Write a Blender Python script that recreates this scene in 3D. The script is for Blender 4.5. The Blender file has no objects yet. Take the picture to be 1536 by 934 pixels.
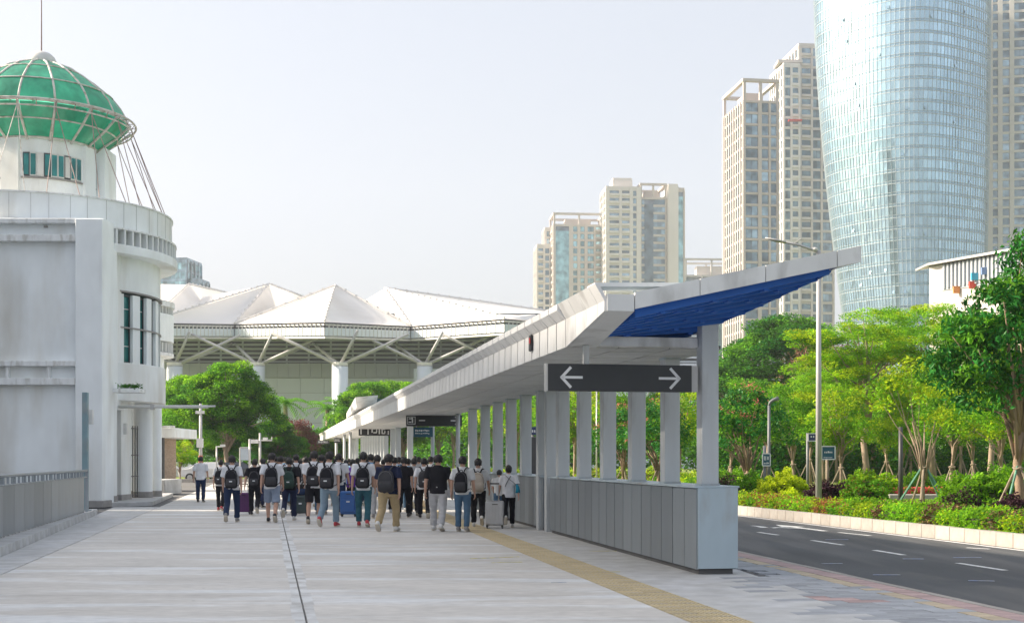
import bpy, bmesh, math, random
import numpy as np
from mathutils import Vector, Matrix, Euler
R = math.radians
rnd = random.Random(7)
scn = bpy.context.scene
col = scn.collection

# ------------------------------------------------------------------ camera, sky, sun, exposure
CAM_H, FOC = 1.6, 1925.0
cd = bpy.data.cameras.new('camera'); cam = bpy.data.objects.new('camera', cd); col.objects.link(cam)
cam.location = (0, 0, CAM_H); cam.rotation_euler = (R(90), 0, 0)
cd.sensor_width = 36; cd.lens = FOC / 1536 * 36; cd.shift_y = (690 - 467) / 1536
cd.clip_start = 0.1; cd.clip_end = 4000
scn.camera = cam

SUN_EL, SUN_AZ = R(29), math.atan2(-0.985, 0.10)      # azimuth measured from +Y towards +X
w = bpy.data.worlds.new('World'); scn.world = w; w.use_nodes = True
nt = w.node_tree; bg = nt.nodes['Background']
sky = nt.nodes.new('ShaderNodeTexSky'); sky.sky_type = 'NISHITA'; sky.sun_disc = False
sky.sun_elevation = SUN_EL; sky.sun_rotation = SUN_AZ
sky.air_density = 1.0; sky.dust_density = 7.0; sky.ozone_density = 1.5
mx = nt.nodes.new('ShaderNodeMix'); mx.data_type = 'RGBA'; mx.inputs[0].default_value = 0.38
mx.inputs[7].default_value = (8.5, 8.7, 9.2, 1)      # even white summer haze over the whole sky
nt.links.new(sky.outputs[0], mx.inputs[6]); nt.links.new(mx.outputs[2], bg.inputs[0])
bg.inputs[1].default_value = 0.080
sl = bpy.data.lights.new('sun', 'SUN'); so = bpy.data.objects.new('sun', sl); col.objects.link(so)
sl.energy = 5.0; sl.angle = R(2.2); sl.color = (1.0, 0.86, 0.68)
sdir = Vector((math.sin(SUN_AZ) * math.cos(SUN_EL), math.cos(SUN_AZ) * math.cos(SUN_EL), math.sin(SUN_EL)))
so.rotation_euler = sdir.to_track_quat('Z', 'Y').to_euler(); so.location = sdir * 300
vs = scn.view_settings; vs.view_transform = 'Standard'; vs.look = 'None'; vs.exposure = 1.1; vs.gamma = 1
vs.use_curve_mapping = False
try:
    scn.cycles.use_denoising = True
    scn.cycles.max_bounces = 8; scn.cycles.volume_bounces = 1
    scn.cycles.transparent_max_bounces = 12
except Exception: pass

# ------------------------------------------------------------------ helpers
def P(px, py, d): return Vector(((px - 768) * d / FOC, d, CAM_H + (690 - py) * d / FOC))   # measured pixel + distance -> metres
def X(px, d): return (px - 768) * d / FOC
def Z(py, d): return CAM_H + (690 - py) * d / FOC
def GD(py, z=0.0): return (CAM_H - z) * FOC / (py - 690)                                   # distance of a ground point

class MB:
    def __init__(s): s.v = []; s.f = []; s.m = []
    def add(s, vs, fs, mi=0):
        o = len(s.v); s.v += [tuple(x) for x in vs]
        for f in fs: s.f.append(tuple(i + o for i in f)); s.m.append(mi)
        return s
    def hexa(s, p, mi=0):      # p: 4 bottom, 4 top (ccw)
        return s.add(p, [(3, 2, 1, 0), (4, 5, 6, 7), (0, 1, 5, 4), (1, 2, 6, 5), (2, 3, 7, 6), (3, 0, 4, 7)], mi)
    def box(s, c, size, rz=0, mi=0):
        hx, hy, hz = size[0] / 2, size[1] / 2, size[2] / 2; ca, sa = math.cos(rz), math.sin(rz)
        p = []
        for z in (-hz, hz):
            for x, y in ((-hx, -hy), (hx, -hy), (hx, hy), (-hx, hy)):
                p.append((c[0] + x * ca - y * sa, c[1] + x * sa + y * ca, c[2] + z))
        return s.hexa(p, mi)
    def quad(s, a, b, c, d, mi=0): return s.add([a, b, c, d], [(0, 1, 2, 3)], mi)
    def prism(s, poly, z0, z1, mi=0):
        n = len(poly); vs = [(x, y, z0) for x, y in poly] + [(x, y, z1) for x, y in poly]
        fs = [tuple(range(n - 1, -1, -1)), tuple(range(n, 2 * n))] + [(i, (i + 1) % n, n + (i + 1) % n, n + i) for i in range(n)]
        return s.add(vs, fs, mi)
    def tube(s, pts, r, n=8, cap=True, mi=0, flat=None):
        pts = [Vector(p) for p in pts]; k = len(pts)
        if not hasattr(r, '__len__'): r = [r] * k
        vs = []; up = None
        for i, p in enumerate(pts):
            t = (pts[min(i + 1, k - 1)] - pts[max(i - 1, 0)]).normalized()
            if up is None:
                a = Vector((0, 0, 1)) if abs(t.z) < .9 else Vector((0, 1, 0))
                up = t.cross(a).normalized()
            up = (up - t * up.dot(t)).normalized(); b = t.cross(up)
            ri = r[i]; ra, rb = ri if hasattr(ri, '__len__') else (ri, ri)
            for j in range(n):
                a = 2 * math.pi * j / n
                vs.append(p + up * (ra * math.cos(a)) + b * (rb * math.sin(a)))
        fs = [(i * n + j, i * n + (j + 1) % n, (i + 1) * n + (j + 1) % n, (i + 1) * n + j) for i in range(k - 1) for j in range(n)]
        if cap: fs += [tuple(range(n - 1, -1, -1)), tuple((k - 1) * n + j for j in range(n))]
        return s.add(vs, fs, mi)
    def lathe(s, prof, c, n=48, a0=0.0, a1=2 * math.pi, mi=0, closed=False):
        full = abs(a1 - a0 - 2 * math.pi) < 1e-6; m = n if full else n + 1; k = len(prof)
        vs = [(c[0] + r * math.cos(a0 + (a1 - a0) * j / n), c[1] + r * math.sin(a0 + (a1 - a0) * j / n), z) for j in range(m) for r, z in prof]
        fs = []
        for j in range(n):
            j2 = (j + 1) % m
            for i in range(k if closed else k - 1):
                i2 = (i + 1) % k
                fs.append((j * k + i, j2 * k + i, j2 * k + i2, j * k + i2))
        if not full and closed:
            fs += [tuple(range(k)), tuple((m - 1) * k + i for i in range(k - 1, -1, -1))]
        return s.add(vs, fs, mi)
    def loft(s, secs, n=14, cap=True, p=2.0, mi=0):    # secs: (centre, half-x vec, half-y vec)
        vs = []; k = len(secs)
        for c, ax, ay in secs:
            c, ax, ay = Vector(c), Vector(ax), Vector(ay)
            for j in range(n):
                a = 2 * math.pi * j / n; ca, sa = math.cos(a), math.sin(a)
                vs.append(c + ax * (abs(ca) ** (2 / p) * (1 if ca >= 0 else -1)) + ay * (abs(sa) ** (2 / p) * (1 if sa >= 0 else -1)))
        fs = [(i * n + j, i * n + (j + 1) % n, (i + 1) * n + (j + 1) % n, (i + 1) * n + j) for i in range(k - 1) for j in range(n)]
        if cap: fs += [tuple(range(n - 1, -1, -1)), tuple((k - 1) * n + j for j in range(n))]
        return s.add(vs, fs, mi)
    def ball(s, c, r, n=12, m=8, mi=0):
        rx, ry, rz = r if hasattr(r, '__len__') else (r, r, r)
        vs = [(c[0], c[1], c[2] - rz)]
        for i in range(1, m):
            t = -math.pi / 2 + math.pi * i / m
            for j in range(n):
                a = 2 * math.pi * j / n; vs.append((c[0] + rx * math.cos(t) * math.cos(a), c[1] + ry * math.cos(t) * math.sin(a), c[2] + rz * math.sin(t)))
        vs.append((c[0], c[1], c[2] + rz)); L = len(vs) - 1
        fs = [(0, 1 + (j + 1) % n, 1 + j) for j in range(n)]
        fs += [(1 + i * n + j, 1 + i * n + (j + 1) % n, 1 + (i + 1) * n + (j + 1) % n, 1 + (i + 1) * n + j) for i in range(m - 2) for j in range(n)]
        fs += [(1 + (m - 2) * n + j, 1 + (m - 2) * n + (j + 1) % n, L) for j in range(n)]
        return s.add(vs, fs, mi)
    def mesh(s, name='mesh', smooth=False):
        me = bpy.data.meshes.new(name); me.from_pydata(s.v, [], s.f); me.update()
        if smooth: me.shade_smooth()
        if any(s.m): me.polygons.foreach_set('material_index', s.m)
        return me

def orient(me):
    bm = bmesh.new(); bm.from_mesh(me); bmesh.ops.recalc_face_normals(bm, faces=bm.faces); bm.to_mesh(me); bm.free()

def tag(o, label=None, cat=None, group=None, kind=None):
    if label: o['label'] = label
    if cat: o['category'] = cat
    if group: o['group'] = group
    if kind: o['kind'] = kind
    return o
def thing(name, loc, label, cat, group=None, rz=0):
    o = bpy.data.objects.new(name, None); col.objects.link(o); o.empty_display_size = .2
    o.location = loc; o.rotation_euler = (0, 0, rz); return tag(o, label, cat, group)
def obj(name, mb, mat, parent=None, world=True, smooth=False, bevel=0, loc=None, fix=True):
    """one mesh object; world=True: shape given in world metres, made local to its parent (or to loc)"""
    me = mb.mesh(name, smooth) if isinstance(mb, MB) else mb
    if isinstance(mb, MB) and fix: orient(me)
    for m in (mat if isinstance(mat, (list, tuple)) else [mat]): me.materials.append(m)
    o = bpy.data.objects.new(name, me); col.objects.link(o)
    if parent is not None:
        o.parent = parent
        if world:
            p = parent; off = Matrix.Identity(4)
            chain = []
            while p is not None: chain.append(p); p = p.parent
            for q in reversed(chain): off = off @ (Matrix.Translation(q.location) @ q.rotation_euler.to_matrix().to_4x4())
            me.transform(off.inverted())
    elif loc is not None:
        me.transform(Matrix.Translation(-Vector(loc))); o.location = loc
    if bevel:
        b = o.modifiers.new('bevel', 'BEVEL'); b.width = bevel; b.segments = 2; b.limit_method = 'ANGLE'; b.angle_limit = R(40)
    return o
def inst(name, me, loc=(0, 0, 0), rz=0, parent=None, scale=None, rot=None):
    """another object on existing mesh data, placed in world metres under an unrotated parent chain at world offset"""
    o = bpy.data.objects.new(name, me); col.objects.link(o)
    loc = Vector(loc)
    if parent is not None:
        o.parent = parent; p = parent
        while p is not None: loc = loc - Vector(p.location); p = p.parent
    o.location = loc; o.rotation_euler = rot if rot is not None else (0, 0, rz)
    if scale is not None: o.scale = scale
    return o
def copy_tree(o, parent=None):
    c = o.copy(); col.objects.link(c); c.parent = parent
    for ch in list(o.children): copy_tree(ch, c)
    return c

# ------------------------------------------------------------------ materials (all procedural)
def mat(name, c, rough=.6, metal=0.0, var=.10, scale=3.0, stretch=(1, 1, 1), bump=0.0, bscale=40.0, spec=.5, c2=None, c2amt=.5,
        c2scale=1.2, c2stretch=None, orand=0.0, irand=0.0, trans=0.0, coat=0.0, bstretch=(1, 1, 1), sharp=.2, fine=None, spots=None):
    m = bpy.data.materials.new(name); m.use_nodes = True; n = m.node_tree; L = n.links.new
    b = n.nodes['Principled BSDF']; out = n.nodes['Material Output']
    b.inputs['Roughness'].default_value = rough; b.inputs['Metallic'].default_value = metal
    b.inputs['Specular IOR Level'].default_value = spec
    if coat: b.inputs['Coat Weight'].default_value = coat
    tc = n.nodes.new('ShaderNodeTexCoord')
    def noise(sc, st, det=4):
        mp = n.nodes.new('ShaderNodeMapping'); mp.inputs['Scale'].default_value = st; L(tc.outputs['Object'], mp.inputs[0])
        t = n.nodes.new('ShaderNodeTexNoise'); t.inputs['Scale'].default_value = sc; t.inputs['Detail'].default_value = det
        L(mp.outputs[0], t.inputs[0]); return t.outputs['Fac']
    def val(fac, lo, hi):
        r = n.nodes.new('ShaderNodeMapRange'); r.inputs[1].default_value = .3; r.inputs[2].default_value = .7
        r.inputs[3].default_value = lo; r.inputs[4].default_value = hi; L(fac, r.inputs[0]); return r.outputs[0]
    rgb = n.nodes.new('ShaderNodeRGB'); rgb.outputs[0].default_value = (*c, 1); cur = rgb.outputs[0]
    if c2 is not None:
        mxn = n.nodes.new('ShaderNodeMix'); mxn.data_type = 'RGBA'
        f = noise(c2scale, c2stretch or stretch, 6)
        r = n.nodes.new('ShaderNodeMapRange'); r.inputs[1].default_value = .5 - sharp / 2 + (.5 - c2amt) * .35; r.inputs[2].default_value = .5 + sharp / 2 + (.5 - c2amt) * .35
        L(f, r.inputs[0]); L(r.outputs[0], mxn.inputs[0]); L(cur, mxn.inputs[6]); mxn.inputs[7].default_value = (*c2, 1); cur = mxn.outputs[2]
    def mul(cur, v):
        h = n.nodes.new('ShaderNodeVectorMath'); h.operation = 'SCALE'; L(cur, h.inputs[0]); L(v, h.inputs['Scale']); return h.outputs[0]
    if var: cur = mul(cur, val(noise(scale, stretch), 1 - var, 1 + var))
    if fine: cur = mul(cur, val(noise(fine[0], fine[2] if len(fine) > 2 else (1, 1, 1), 5), 1 - fine[1], 1 + fine[1]))
    if spots:
        vo = n.nodes.new('ShaderNodeTexVoronoi'); vo.inputs['Scale'].default_value = spots[0]; L(tc.outputs['Object'], vo.inputs[0])
        r = n.nodes.new('ShaderNodeMapRange'); r.inputs[1].default_value = spots[1] * .6; r.inputs[2].default_value = spots[1]; r.inputs[3].default_value = spots[2]; r.inputs[4].default_value = 1
        L(vo.outputs['Distance'], r.inputs[0]); cur = mul(cur, r.outputs[0])
    if orand:
        oi = n.nodes.new('ShaderNodeObjectInfo'); r = n.nodes.new('ShaderNodeMapRange'); r.inputs[3].default_value = 1 - orand; r.inputs[4].default_value = 1 + orand
        L(oi.outputs['Random'], r.inputs[0]); cur = mul(cur, r.outputs[0])
    if irand:
        gi = n.nodes.new('ShaderNodeNewGeometry'); r = n.nodes.new('ShaderNodeMapRange'); r.inputs[3].default_value = 1 - irand; r.inputs[4].default_value = 1 + irand
        L(gi.outputs['Random Per Island'], r.inputs[0]); cur = mul(cur, r.outputs[0])
    L(cur, b.inputs['Base Color'])
    if bump:
        bn = n.nodes.new('ShaderNodeBump'); bn.inputs['Strength'].default_value = bump; bn.inputs['Distance'].default_value = .02
        L(noise(bscale, bstretch, 3), bn.inputs['Height']); L(bn.outputs[0], b.inputs['Normal'])
    if trans:
        tr = n.nodes.new('ShaderNodeBsdfTranslucent'); tcol = n.nodes.new('ShaderNodeVectorMath'); tcol.operation = 'SCALE'; tcol.inputs['Scale'].default_value = 1.75; L(cur, tcol.inputs[0]); L(tcol.outputs[0], tr.inputs[0]); ms = n.nodes.new('ShaderNodeMixShader'); ms.inputs[0].default_value = trans
        L(b.outputs[0], ms.inputs[1]); L(tr.outputs[0], ms.inputs[2]); L(ms.outputs[0], out.inputs[0])
    return m
M = {}
def leafmat(name, c, var=.22, trans=.5, rough=.55): return mat(name, c, rough=rough, var=.38, scale=.7, irand=var, trans=trans, spec=.12)
M['white_wall'] = mat('white_wall', (.86, .90, .91), .75, var=.05, scale=.9, stretch=(1.2, 1.2, .5), c2=(.64, .63, .58), c2amt=.16, c2scale=.55, c2stretch=(1.3, 1.3, .3), bump=.15, bscale=30, sharp=.25, fine=(1.7, .04, (1, 1, .6)))
M['white_ledge'] = mat('white_ledge', (.80, .82, .82), .8, var=.08, scale=3, stretch=(2, 2, .6), c2=(.50, .49, .45), c2amt=.2, c2scale=2.6, c2stretch=(1.5, 1.5, .5))
M['plinth'] = mat('plinth', (.30, .29, .28), .7, var=.15)
M['concrete'] = mat('concrete', (.53, .515, .485), .7, var=.10, scale=.8, stretch=(.6, 1.2, 1), c2=(.63, .645, .65), c2amt=.28, c2scale=1.3, c2stretch=(.2, 1.1, 1), orand=.035, fine=(9, .10, (.55, 1, 1)), spots=(1.4, .035, .55), bump=.12, bscale=60, sharp=.13)
M['concrete2'] = mat('concrete2', (.47, .475, .47), .75, var=.14, scale=3, c2=(.52, .53, .54), c2amt=.3, orand=.07, bump=.1, bscale=60)
M['seam'] = mat('seam', (.055, .055, .055), .8, var=.1)
M['dark_joint'] = mat('dark_joint', (.13, .13, .13), .9, var=.2)
M['kerb_pale'] = mat('kerb_pale', (.38, .36, .335), .8, var=.14, scale=5, c2=(.34, .31, .28), c2amt=.3, c2scale=3, orand=.12, bump=.2, bscale=50)
M['asphalt'] = mat('asphalt', (.068, .074, .082), .8, var=.22, scale=.6, stretch=(1, .4, 1), c2=(.105, .108, .112), c2amt=.38, c2scale=.8, c2stretch=(2.2, .16, 1), bump=.4, bscale=160)
M['paint'] = mat('paint', (.72, .73, .73), .6, var=.12, scale=8, c2=(.45, .45, .45), c2amt=.25, c2scale=9)
M['paver'] = mat('paver', (.34, .36, .39), .8, var=.15, scale=5, orand=.16, bump=.2, bscale=60)
M['paver_red'] = mat('paver_red', (.44, .32, .31), .8, var=.15, scale=5, orand=.12, bump=.2, bscale=60)
M['paver_sand'] = mat('paver_sand', (.50, .42, .30), .8, var=.15, scale=5, orand=.1, bump=.2, bscale=60)
M['tactile'] = mat('tactile', (.53, .445, .27), .8, var=.16, scale=5, c2=(.40, .36, .28), c2amt=.35, c2scale=2.5, orand=.1, bump=.2, bscale=70)
M['grass'] = mat('grass', (.16, .23, .03), .9, var=.3, scale=.5, c2=(.16, .13, .06), c2amt=.25, c2scale=.35, bump=.4, bscale=30)
M['grass_blade'] = leafmat('grass_blade', (.13, .21, .04))
M['soil'] = mat('soil', (.17, .165, .16), .95, var=.3, scale=1.5, bump=.4, bscale=20)
M['steel_panel'] = mat('steel_panel', (.30, .34, .37), .38, metal=.6, var=.07, scale=1.2, stretch=(2, 2, .5), c2=(.27, .29, .31), c2amt=.22, c2scale=.9, c2stretch=(1.5, 1.5, .7), orand=.16, sharp=.35)
M['grey_paint'] = mat('grey_paint', (.40, .49, .54), .5, var=.08, scale=2.5, stretch=(1, 1, .4), c2=(.32, .32, .32), c2amt=.2, c2scale=2, orand=.04)
M['col_grey'] = mat('col_grey', (.50, .53, .55), .55, var=.08, scale=2, stretch=(2, 2, .3), c2=(.34, .34, .34), c2amt=.18, c2scale=2, c2stretch=(2, 2, .4), orand=.05)
M['fascia'] = mat('fascia', (.72, .73, .73), .5, metal=.1, var=.06, scale=2, stretch=(1, 1, .5), orand=.05, c2=(.44, .44, .43), c2amt=.18, c2scale=2.4, c2stretch=(1, 1, .4))
M['soffit'] = mat('soffit', (.56, .56, .55), .45, metal=.15, var=.08, scale=2, orand=.05)
M['blue'] = mat('blue', (.012, .125, .52), .55, var=.12, scale=2, orand=.06)
M['sign_dark'] = mat('sign_dark', (.030, .033, .037), .45, var=.15, scale=3)
M['sign_light'] = mat('sign_light', (.72, .73, .74), .5, var=.04)
M['sign_teal'] = mat('sign_teal', (.02, .10, .15), .4, var=.1)
M['sign_navy'] = mat('sign_navy', (.02, .035, .12), .4, var=.1)
M['teal_lamp'] = mat('teal_lamp', (.02, .55, .45), .3, var=.05)
M['red'] = mat('red', (.5, .03, .03), .4, var=.05)
M['teal_post'] = mat('teal_post', (.20, .31, .35), .5, var=.12, scale=4, c2=(.3, .3, .28), c2amt=.2)
M['pole_grey'] = mat('pole_grey', (.46, .455, .45), .4, metal=.25, var=.06)
M['dark_metal'] = mat('dark_metal', (.05, .05, .055), .5, var=.15)
M['rust_rod'] = mat('rust_rod', (.36, .26, .24), .6, var=.2)
M['rib_white'] = mat('rib_white', (.62, .60, .56), .55, var=.12, c2=(.35, .28, .22), c2amt=.2, c2scale=4)
M['win_frame'] = mat('win_frame', (.07, .075, .08), .5, var=.1)
M['frame_white'] = mat('frame_white', (.66, .66, .64), .6, var=.08)
M['bark'] = mat('bark', (.28, .20, .14), .9, var=.3, scale=6, stretch=(1, 1, .3), bump=.5, bscale=25)
M['bark_pale'] = mat('bark_pale', (.31, .235, .18), .9, var=.25, scale=6, stretch=(1, 1, .3), bump=.5, bscale=25)
M['stake'] = mat('stake', (.24, .20, .15), .9, var=.25, scale=5)
M['stake_green'] = mat('stake_green', (.08, .22, .15), .7, var=.25, scale=5)
M['black'] = mat('black', (.018, .018, .02), .6, var=.1)
M['rubber'] = mat('rubber', (.03, .03, .03), .8, var=.1)
def glassmat(name, c, rough=.08, spread=.25, metal=.8, dark=(.05, .10, .12), damt=.3):
    m = mat(name, c, rough, metal=metal, var=.12, scale=.05, irand=spread, orand=.06); return m
M['glass_dark'] = mat('glass_dark', (.05, .11, .12), .08, metal=.35, var=.35, scale=.9, spec=.8)
M['glass_teal'] = mat('glass_teal', (.03, .20, .19), .1, metal=.3, var=.4, scale=1.4, spec=.8)
def dome_glass():
    m = mat('dome_glass', (.075, .36, .26), .25, var=.3, scale=1.2, stretch=(1.5, 1.5, .6), orand=.3, trans=.5, spec=.9); return m
M['dome_glass'] = dome_glass()
# ================================================================== GROUND, ROAD, PAVEMENTS
AX = Vector((-.185, .983, 0)).normalized(); RX = Vector((AX.y, -AX.x, 0))          # walkway direction and its right-hand side
AZR = math.atan2(AX.y, AX.x) - math.pi / 2                                          # its rotation about Z
mb = MB(); mb.quad((-800, -60, -.16), (800, -60, -.16), (800, 900, -.16), (-800, 900, -.16))
tag(obj('ground', mb, M['soil']), kind='structure')

plaza = MB(); plaza.prism([(-30, -8), (6.5, -8), (0.6, 45), (-7, 100), (-8, 130), (-60, 130), (-60, 30), (-30, 20)], -.15, -.02)
plaza = tag(obj('plaza', plaza, M['dark_joint']), kind='structure')
def wl(d, slope, d0, x0): return x0 + slope * (d - d0)
# concrete slabs: long bays left and right of the open joint that runs away from the camera
M['mortar'] = mat('mortar', (.62, .635, .64), .8, var=.1, scale=3, c2=(.44, .44, .43), c2amt=.45, c2scale=2)
JX = lambda d: wl(d, -.19, 17.9, -3.02)            # expansion joint (px 415..440)
LX = lambda d: wl(d, -.19, 17.9, -7.14)            # left edge of the slabs
TX = lambda d: wl(d, -.168, 12.62, 1.78)           # left edge of the tactile strip
yb = [-4, 4.2, 11.4, 15.2, 19.4, 24.6, 30.5, 37, 44, 52, 61, 71, 82, 95]
for i in range(len(yb) - 1):
    a, b = yb[i] + .008, yb[i + 1] - .008
    for xa, xb in ((LX, JX), (JX, TX)):
        ga = .004 if xa is LX else .010; gb = .010 if xb is JX else .006
        s = MB(); s.hexa([(xa(a) + ga, a, -.02), (xb(a) - gb, a, -.02), (xb(b) - gb, b, -.02), (xa(b) + ga, b, -.02),
                          (xa(a) + ga, a, 0), (xb(a) - gb, a, 0), (xb(b) - gb, b, 0), (xa(b) + ga, b, 0)])
        obj('slab', s, M['concrete'], plaza)
# right strip between tactile tiles and the panel wall, and on to the pavers
WLX = lambda d: wl(d, -.168, 18.0, 2.60)
for i in range(len(yb) - 1):
    a, b = yb[i] + .008, yb[i + 1] - .008
    xa = lambda d: TX(d) + .615
    xb = (lambda d: min(WLX(d) + .9, 3.6)) if b > 16 else (lambda d: wl(d, -.168, 18., 2.95))
    s = MB(); s.hexa([(xa(a), a, -.02), (xb(a), a, -.02), (xb(b), b, -.02), (xa(b), b, -.02), (xa(a), a, -.001), (xb(a), a, -.001), (xb(b), b, -.001), (xa(b), b, -.001)])
    obj('slab', s, M['concrete2'], plaza)
# sealant bead and grime along the open joint
s = MB(); pts = [(JX(d) + rnd.uniform(-.006, .006), d, -.012 + rnd.uniform(-.006, .004)) for d in np.arange(10, 60, .25)]
s.tube(pts, [rnd.uniform(.009, .016) for _ in pts], 6); obj('joint_sealant', s, M['dark_joint'], plaza)
for sd in (-1, 1):      # pale mortar repair bands either side of the joint
    s = MB(); ds = list(np.arange(9, 50, 1.3))
    for a, b in zip(ds[:-1], ds[1:]):
        w0, w1 = .09 + rnd.uniform(0, .04), .09 + rnd.uniform(0, .04); x0, x1 = JX(a) + sd * .013, JX(b) + sd * .013
        if sd > 0: s.quad((x0, a, .003), (x0 + w0, a, .003), (x1 + w1, b, .003), (x1, b, .003))
        else: s.quad((x0 - w0, a, .003), (x0, a, .003), (x1, b, .003), (x1 - w1, b, .003))
    obj('mortar_band', s, M['mortar'], plaza)
# left border of paving stones towards the kerb
KX = lambda d: wl(d, -.228, 21.2, -8.46)
d = 8.0
while d < 44:
    a, b = d + .006, d + 1.19
    s = MB(); s.hexa([(KX(a) + .01, a, -.02), (LX(a) - .012, a, -.02), (LX(b) - .012, b, -.02), (KX(b) + .01, b, -.02),
                      (KX(a) + .01, a, .002), (LX(a) - .012, a, .002), (LX(b) - .012, b, .002), (KX(b) + .01, b, .002)])
    obj('paving_stone', s, M['concrete2'], plaza); d += 1.2
# tactile strip: ribbed tiles two abreast
def tactile_tile(dots=False):
    t = MB(); t.box((0, 0, -.008), (.296, .296, .02))
    for k in range(6): t.box((-.125 + k * .05, 0, .0045), (.026, .27, .007))
    return t.mesh('tactile_tile')
tm = tactile_tile(); tm.materials.append(M['tactile'])
rzt = math.atan(.168)
for i in range(140):
    for k in (0, 1):
        dd = 9 + i * .3; inst('tactile_tile', tm, (TX(dd) + .155 + k * .302, dd + k * .05, 0.0), rzt, plaza)
# left kerb of stones under the railing
kerb = thing('kerb', (KX(22), 22, 0), 'low grey stone kerb under the left-hand steel railing', 'kerb')
ks = MB(); ks.box((-.5, 0, .075), (1.0, .79, .17)); ksm = ks.mesh('kerb_stone'); ksm.materials.append(M['concrete2'])
d = 12.0
while d < 38.3:
    inst('kerb_stone', ksm, (KX(d), d, 0), math.atan(.228), kerb); d += .78
# worn paint marks on the slabs
def mark(x, y, L, wd, ang, m, z=.003):
    q = MB(); q.box((x, y, z), (L, wd, .004), ang); return q
M['yellow_paint'] = mat('yellow_paint', (.62, .55, .10), .7, var=.2, scale=9, c2=(.45, .45, .42), c2amt=.4, c2scale=14)
M['blue_chalk'] = mat('blue_chalk', (.30, .38, .62), .8, var=.2, scale=9, c2=(.45, .46, .47), c2amt=.5, c2scale=14)
for (px, py, L, wd, an, m) in ((742, 836, .9, .05, .5, 'yellow_paint'), (760, 843, .5, .05, .3, 'yellow_paint'), (912, 857, .35, .03, 0, 'yellow_paint'), (838, 873, .2, .03, 0, 'blue_chalk'), (905, 826, .5, .04, .1, 'yellow_paint')):
    dd = GD(py); tag(obj('paint_mark', mark(X(px, dd), dd, L, wd, an, m), M[m], plaza))

# ---- pavement of grey pavers to the right, red and sand strips, kerb
NK = lambda d: wl(d, -.148, 18.0, 4.72)            # road side of near kerb
pav = MB(); pav.prism([(2.5, 4), (NK(4) - .1, 4), (NK(60) - .1, 60), (-5.5, 60), (WLX(24), 24), (2.6, 16)], -.14, -.03)
M['paver_bed'] = mat('paver_bed', (.24, .25, .27), .9, var=.15)
pav = tag(obj('pavement', pav, M['paver_bed']), kind='structure')
ang = math.atan(.148)
def strip(x_off, wdt, ln, m, name, d0, d1, z=.0):
    t = MB(); t.box((0, 0, z - .015), (wdt - .008, ln - .008, .03)); me = t.mesh(name); me.materials.append(m)
    d = d0; n = 0
    while d < d1:
        inst(name, me, (NK(d) - x_off, d, rnd.uniform(-.002, .002)), ang, pav); d += ln; n += 1
strip(.06, .12, .8, M['kerb_pale'], 'kerb_stone', 8, 60)
strip(.12 + .155, .30, .3, M['paver_red'], 'red_paver', 10, 30)
strip(.12 + .31 + .12, .23, .3, M['paver_sand'], 'sand_paver', 10, 30)
pm = MB(); pm.box((0, 0, -.015), (.492, .242, .03)); pm = pm.mesh('paver'); pm.materials.append(M['paver'])
pmr = pm.copy(); pmr.materials.clear(); pmr.materials.append(M['paver_red'])
kA = Vector((-math.sin(ang), math.cos(ang), 0)); kR = Vector((kA.y, -kA.x, 0)); K0 = Vector((NK(18), 18, 0))
for row in range(-28, 26):
    for j in range(14):
        c = K0 + kA * (row * .25) - kR * (.12 + .31 + .245 + .25 + j * .5 - (row % 2) * .25)
        lim = 2.72 + .05 * (18 - c.y) if c.y < 17.7 else WLX(c.y) + .75
        if c.x < lim + .2: continue
        inst('paver', pmr if (abs(c.y - (15.2 - (c.x - 3.2) * .55)) < .16 and c.x < 4.1) else pm, (c.x, c.y, rnd.uniform(-.003, .002)), ang, pav)

# ---- the road
FK = lambda d: wl(d, -.175, 31.2, 8.62)            # foot of far kerb
rd = MB(); rd.quad((NK(-20), -20, -.1), (FK(-20), -20, -.1), (FK(150), 150, -.1), (NK(150), 150, -.1))
road = tag(obj('road', rd, M['asphalt']), kind='structure')
def road_pt(px, py, z=-.1): d = GD(py, z); return Vector((X(px, d), d, z))
def dash(a, b, wd=.12):
    p, q = road_pt(*a), road_pt(*b); t = (q - p).normalized(); n = Vector((-t.y, t.x, 0)) * wd / 2; z = Vector((0, 0, .004))
    s = MB(); s.quad(p - n + z, q - n + z, q + n + z, p + n + z); obj('lane_dash', s, M['paint'], road)
for a, b in (((1436.5, 844), (1508, 855)), ((1311, 824.7), (1356, 832)), ((1218, 810), (1264.5, 817)), ((1137.5, 797.8), (1167, 802)),
             ((1450, 821), (1484.5, 823)), ((1258, 798), (1306, 803)), ((1128, 788), (1164, 791.5))): dash(a, b)
for f, off in ((FK, -.22), (NK, .16)):
    s = MB(); s.quad((f(8) + off - .06, 8, -.096), (f(8) + off + .06, 8, -.096), (f(90) + off + .06, 90, -.096), (f(90) + off - .06, 90, -.096)); obj('edge_line', s, M['paint'], road)
ar = MB(); c = road_pt(1198, 791); t = AX; n = RX; z = Vector((0, 0, .005))
def rp(u, v): return c + t * v + n * u + z
ar.add([rp(-.09, -1.6), rp(.09, -1.6), rp(.09, .3), rp(-.09, .3)], [(0, 1, 2, 3)]); ar.add([rp(-.32, .3), rp(.32, .3), rp(0, 1.5)], [(0, 1, 2)])
ar.add([rp(-.09, -.4), rp(-.09, -.1), rp(-.7, .55), rp(-.7, .2)], [(0, 1, 2, 3)]); ar.add([rp(-.52, .2), rp(-.95, .15), rp(-.82, .85)], [(0, 1, 2)])
obj('lane_arrow', ar, M['paint'], road, fix=False)
rs = random.Random(3)
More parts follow.
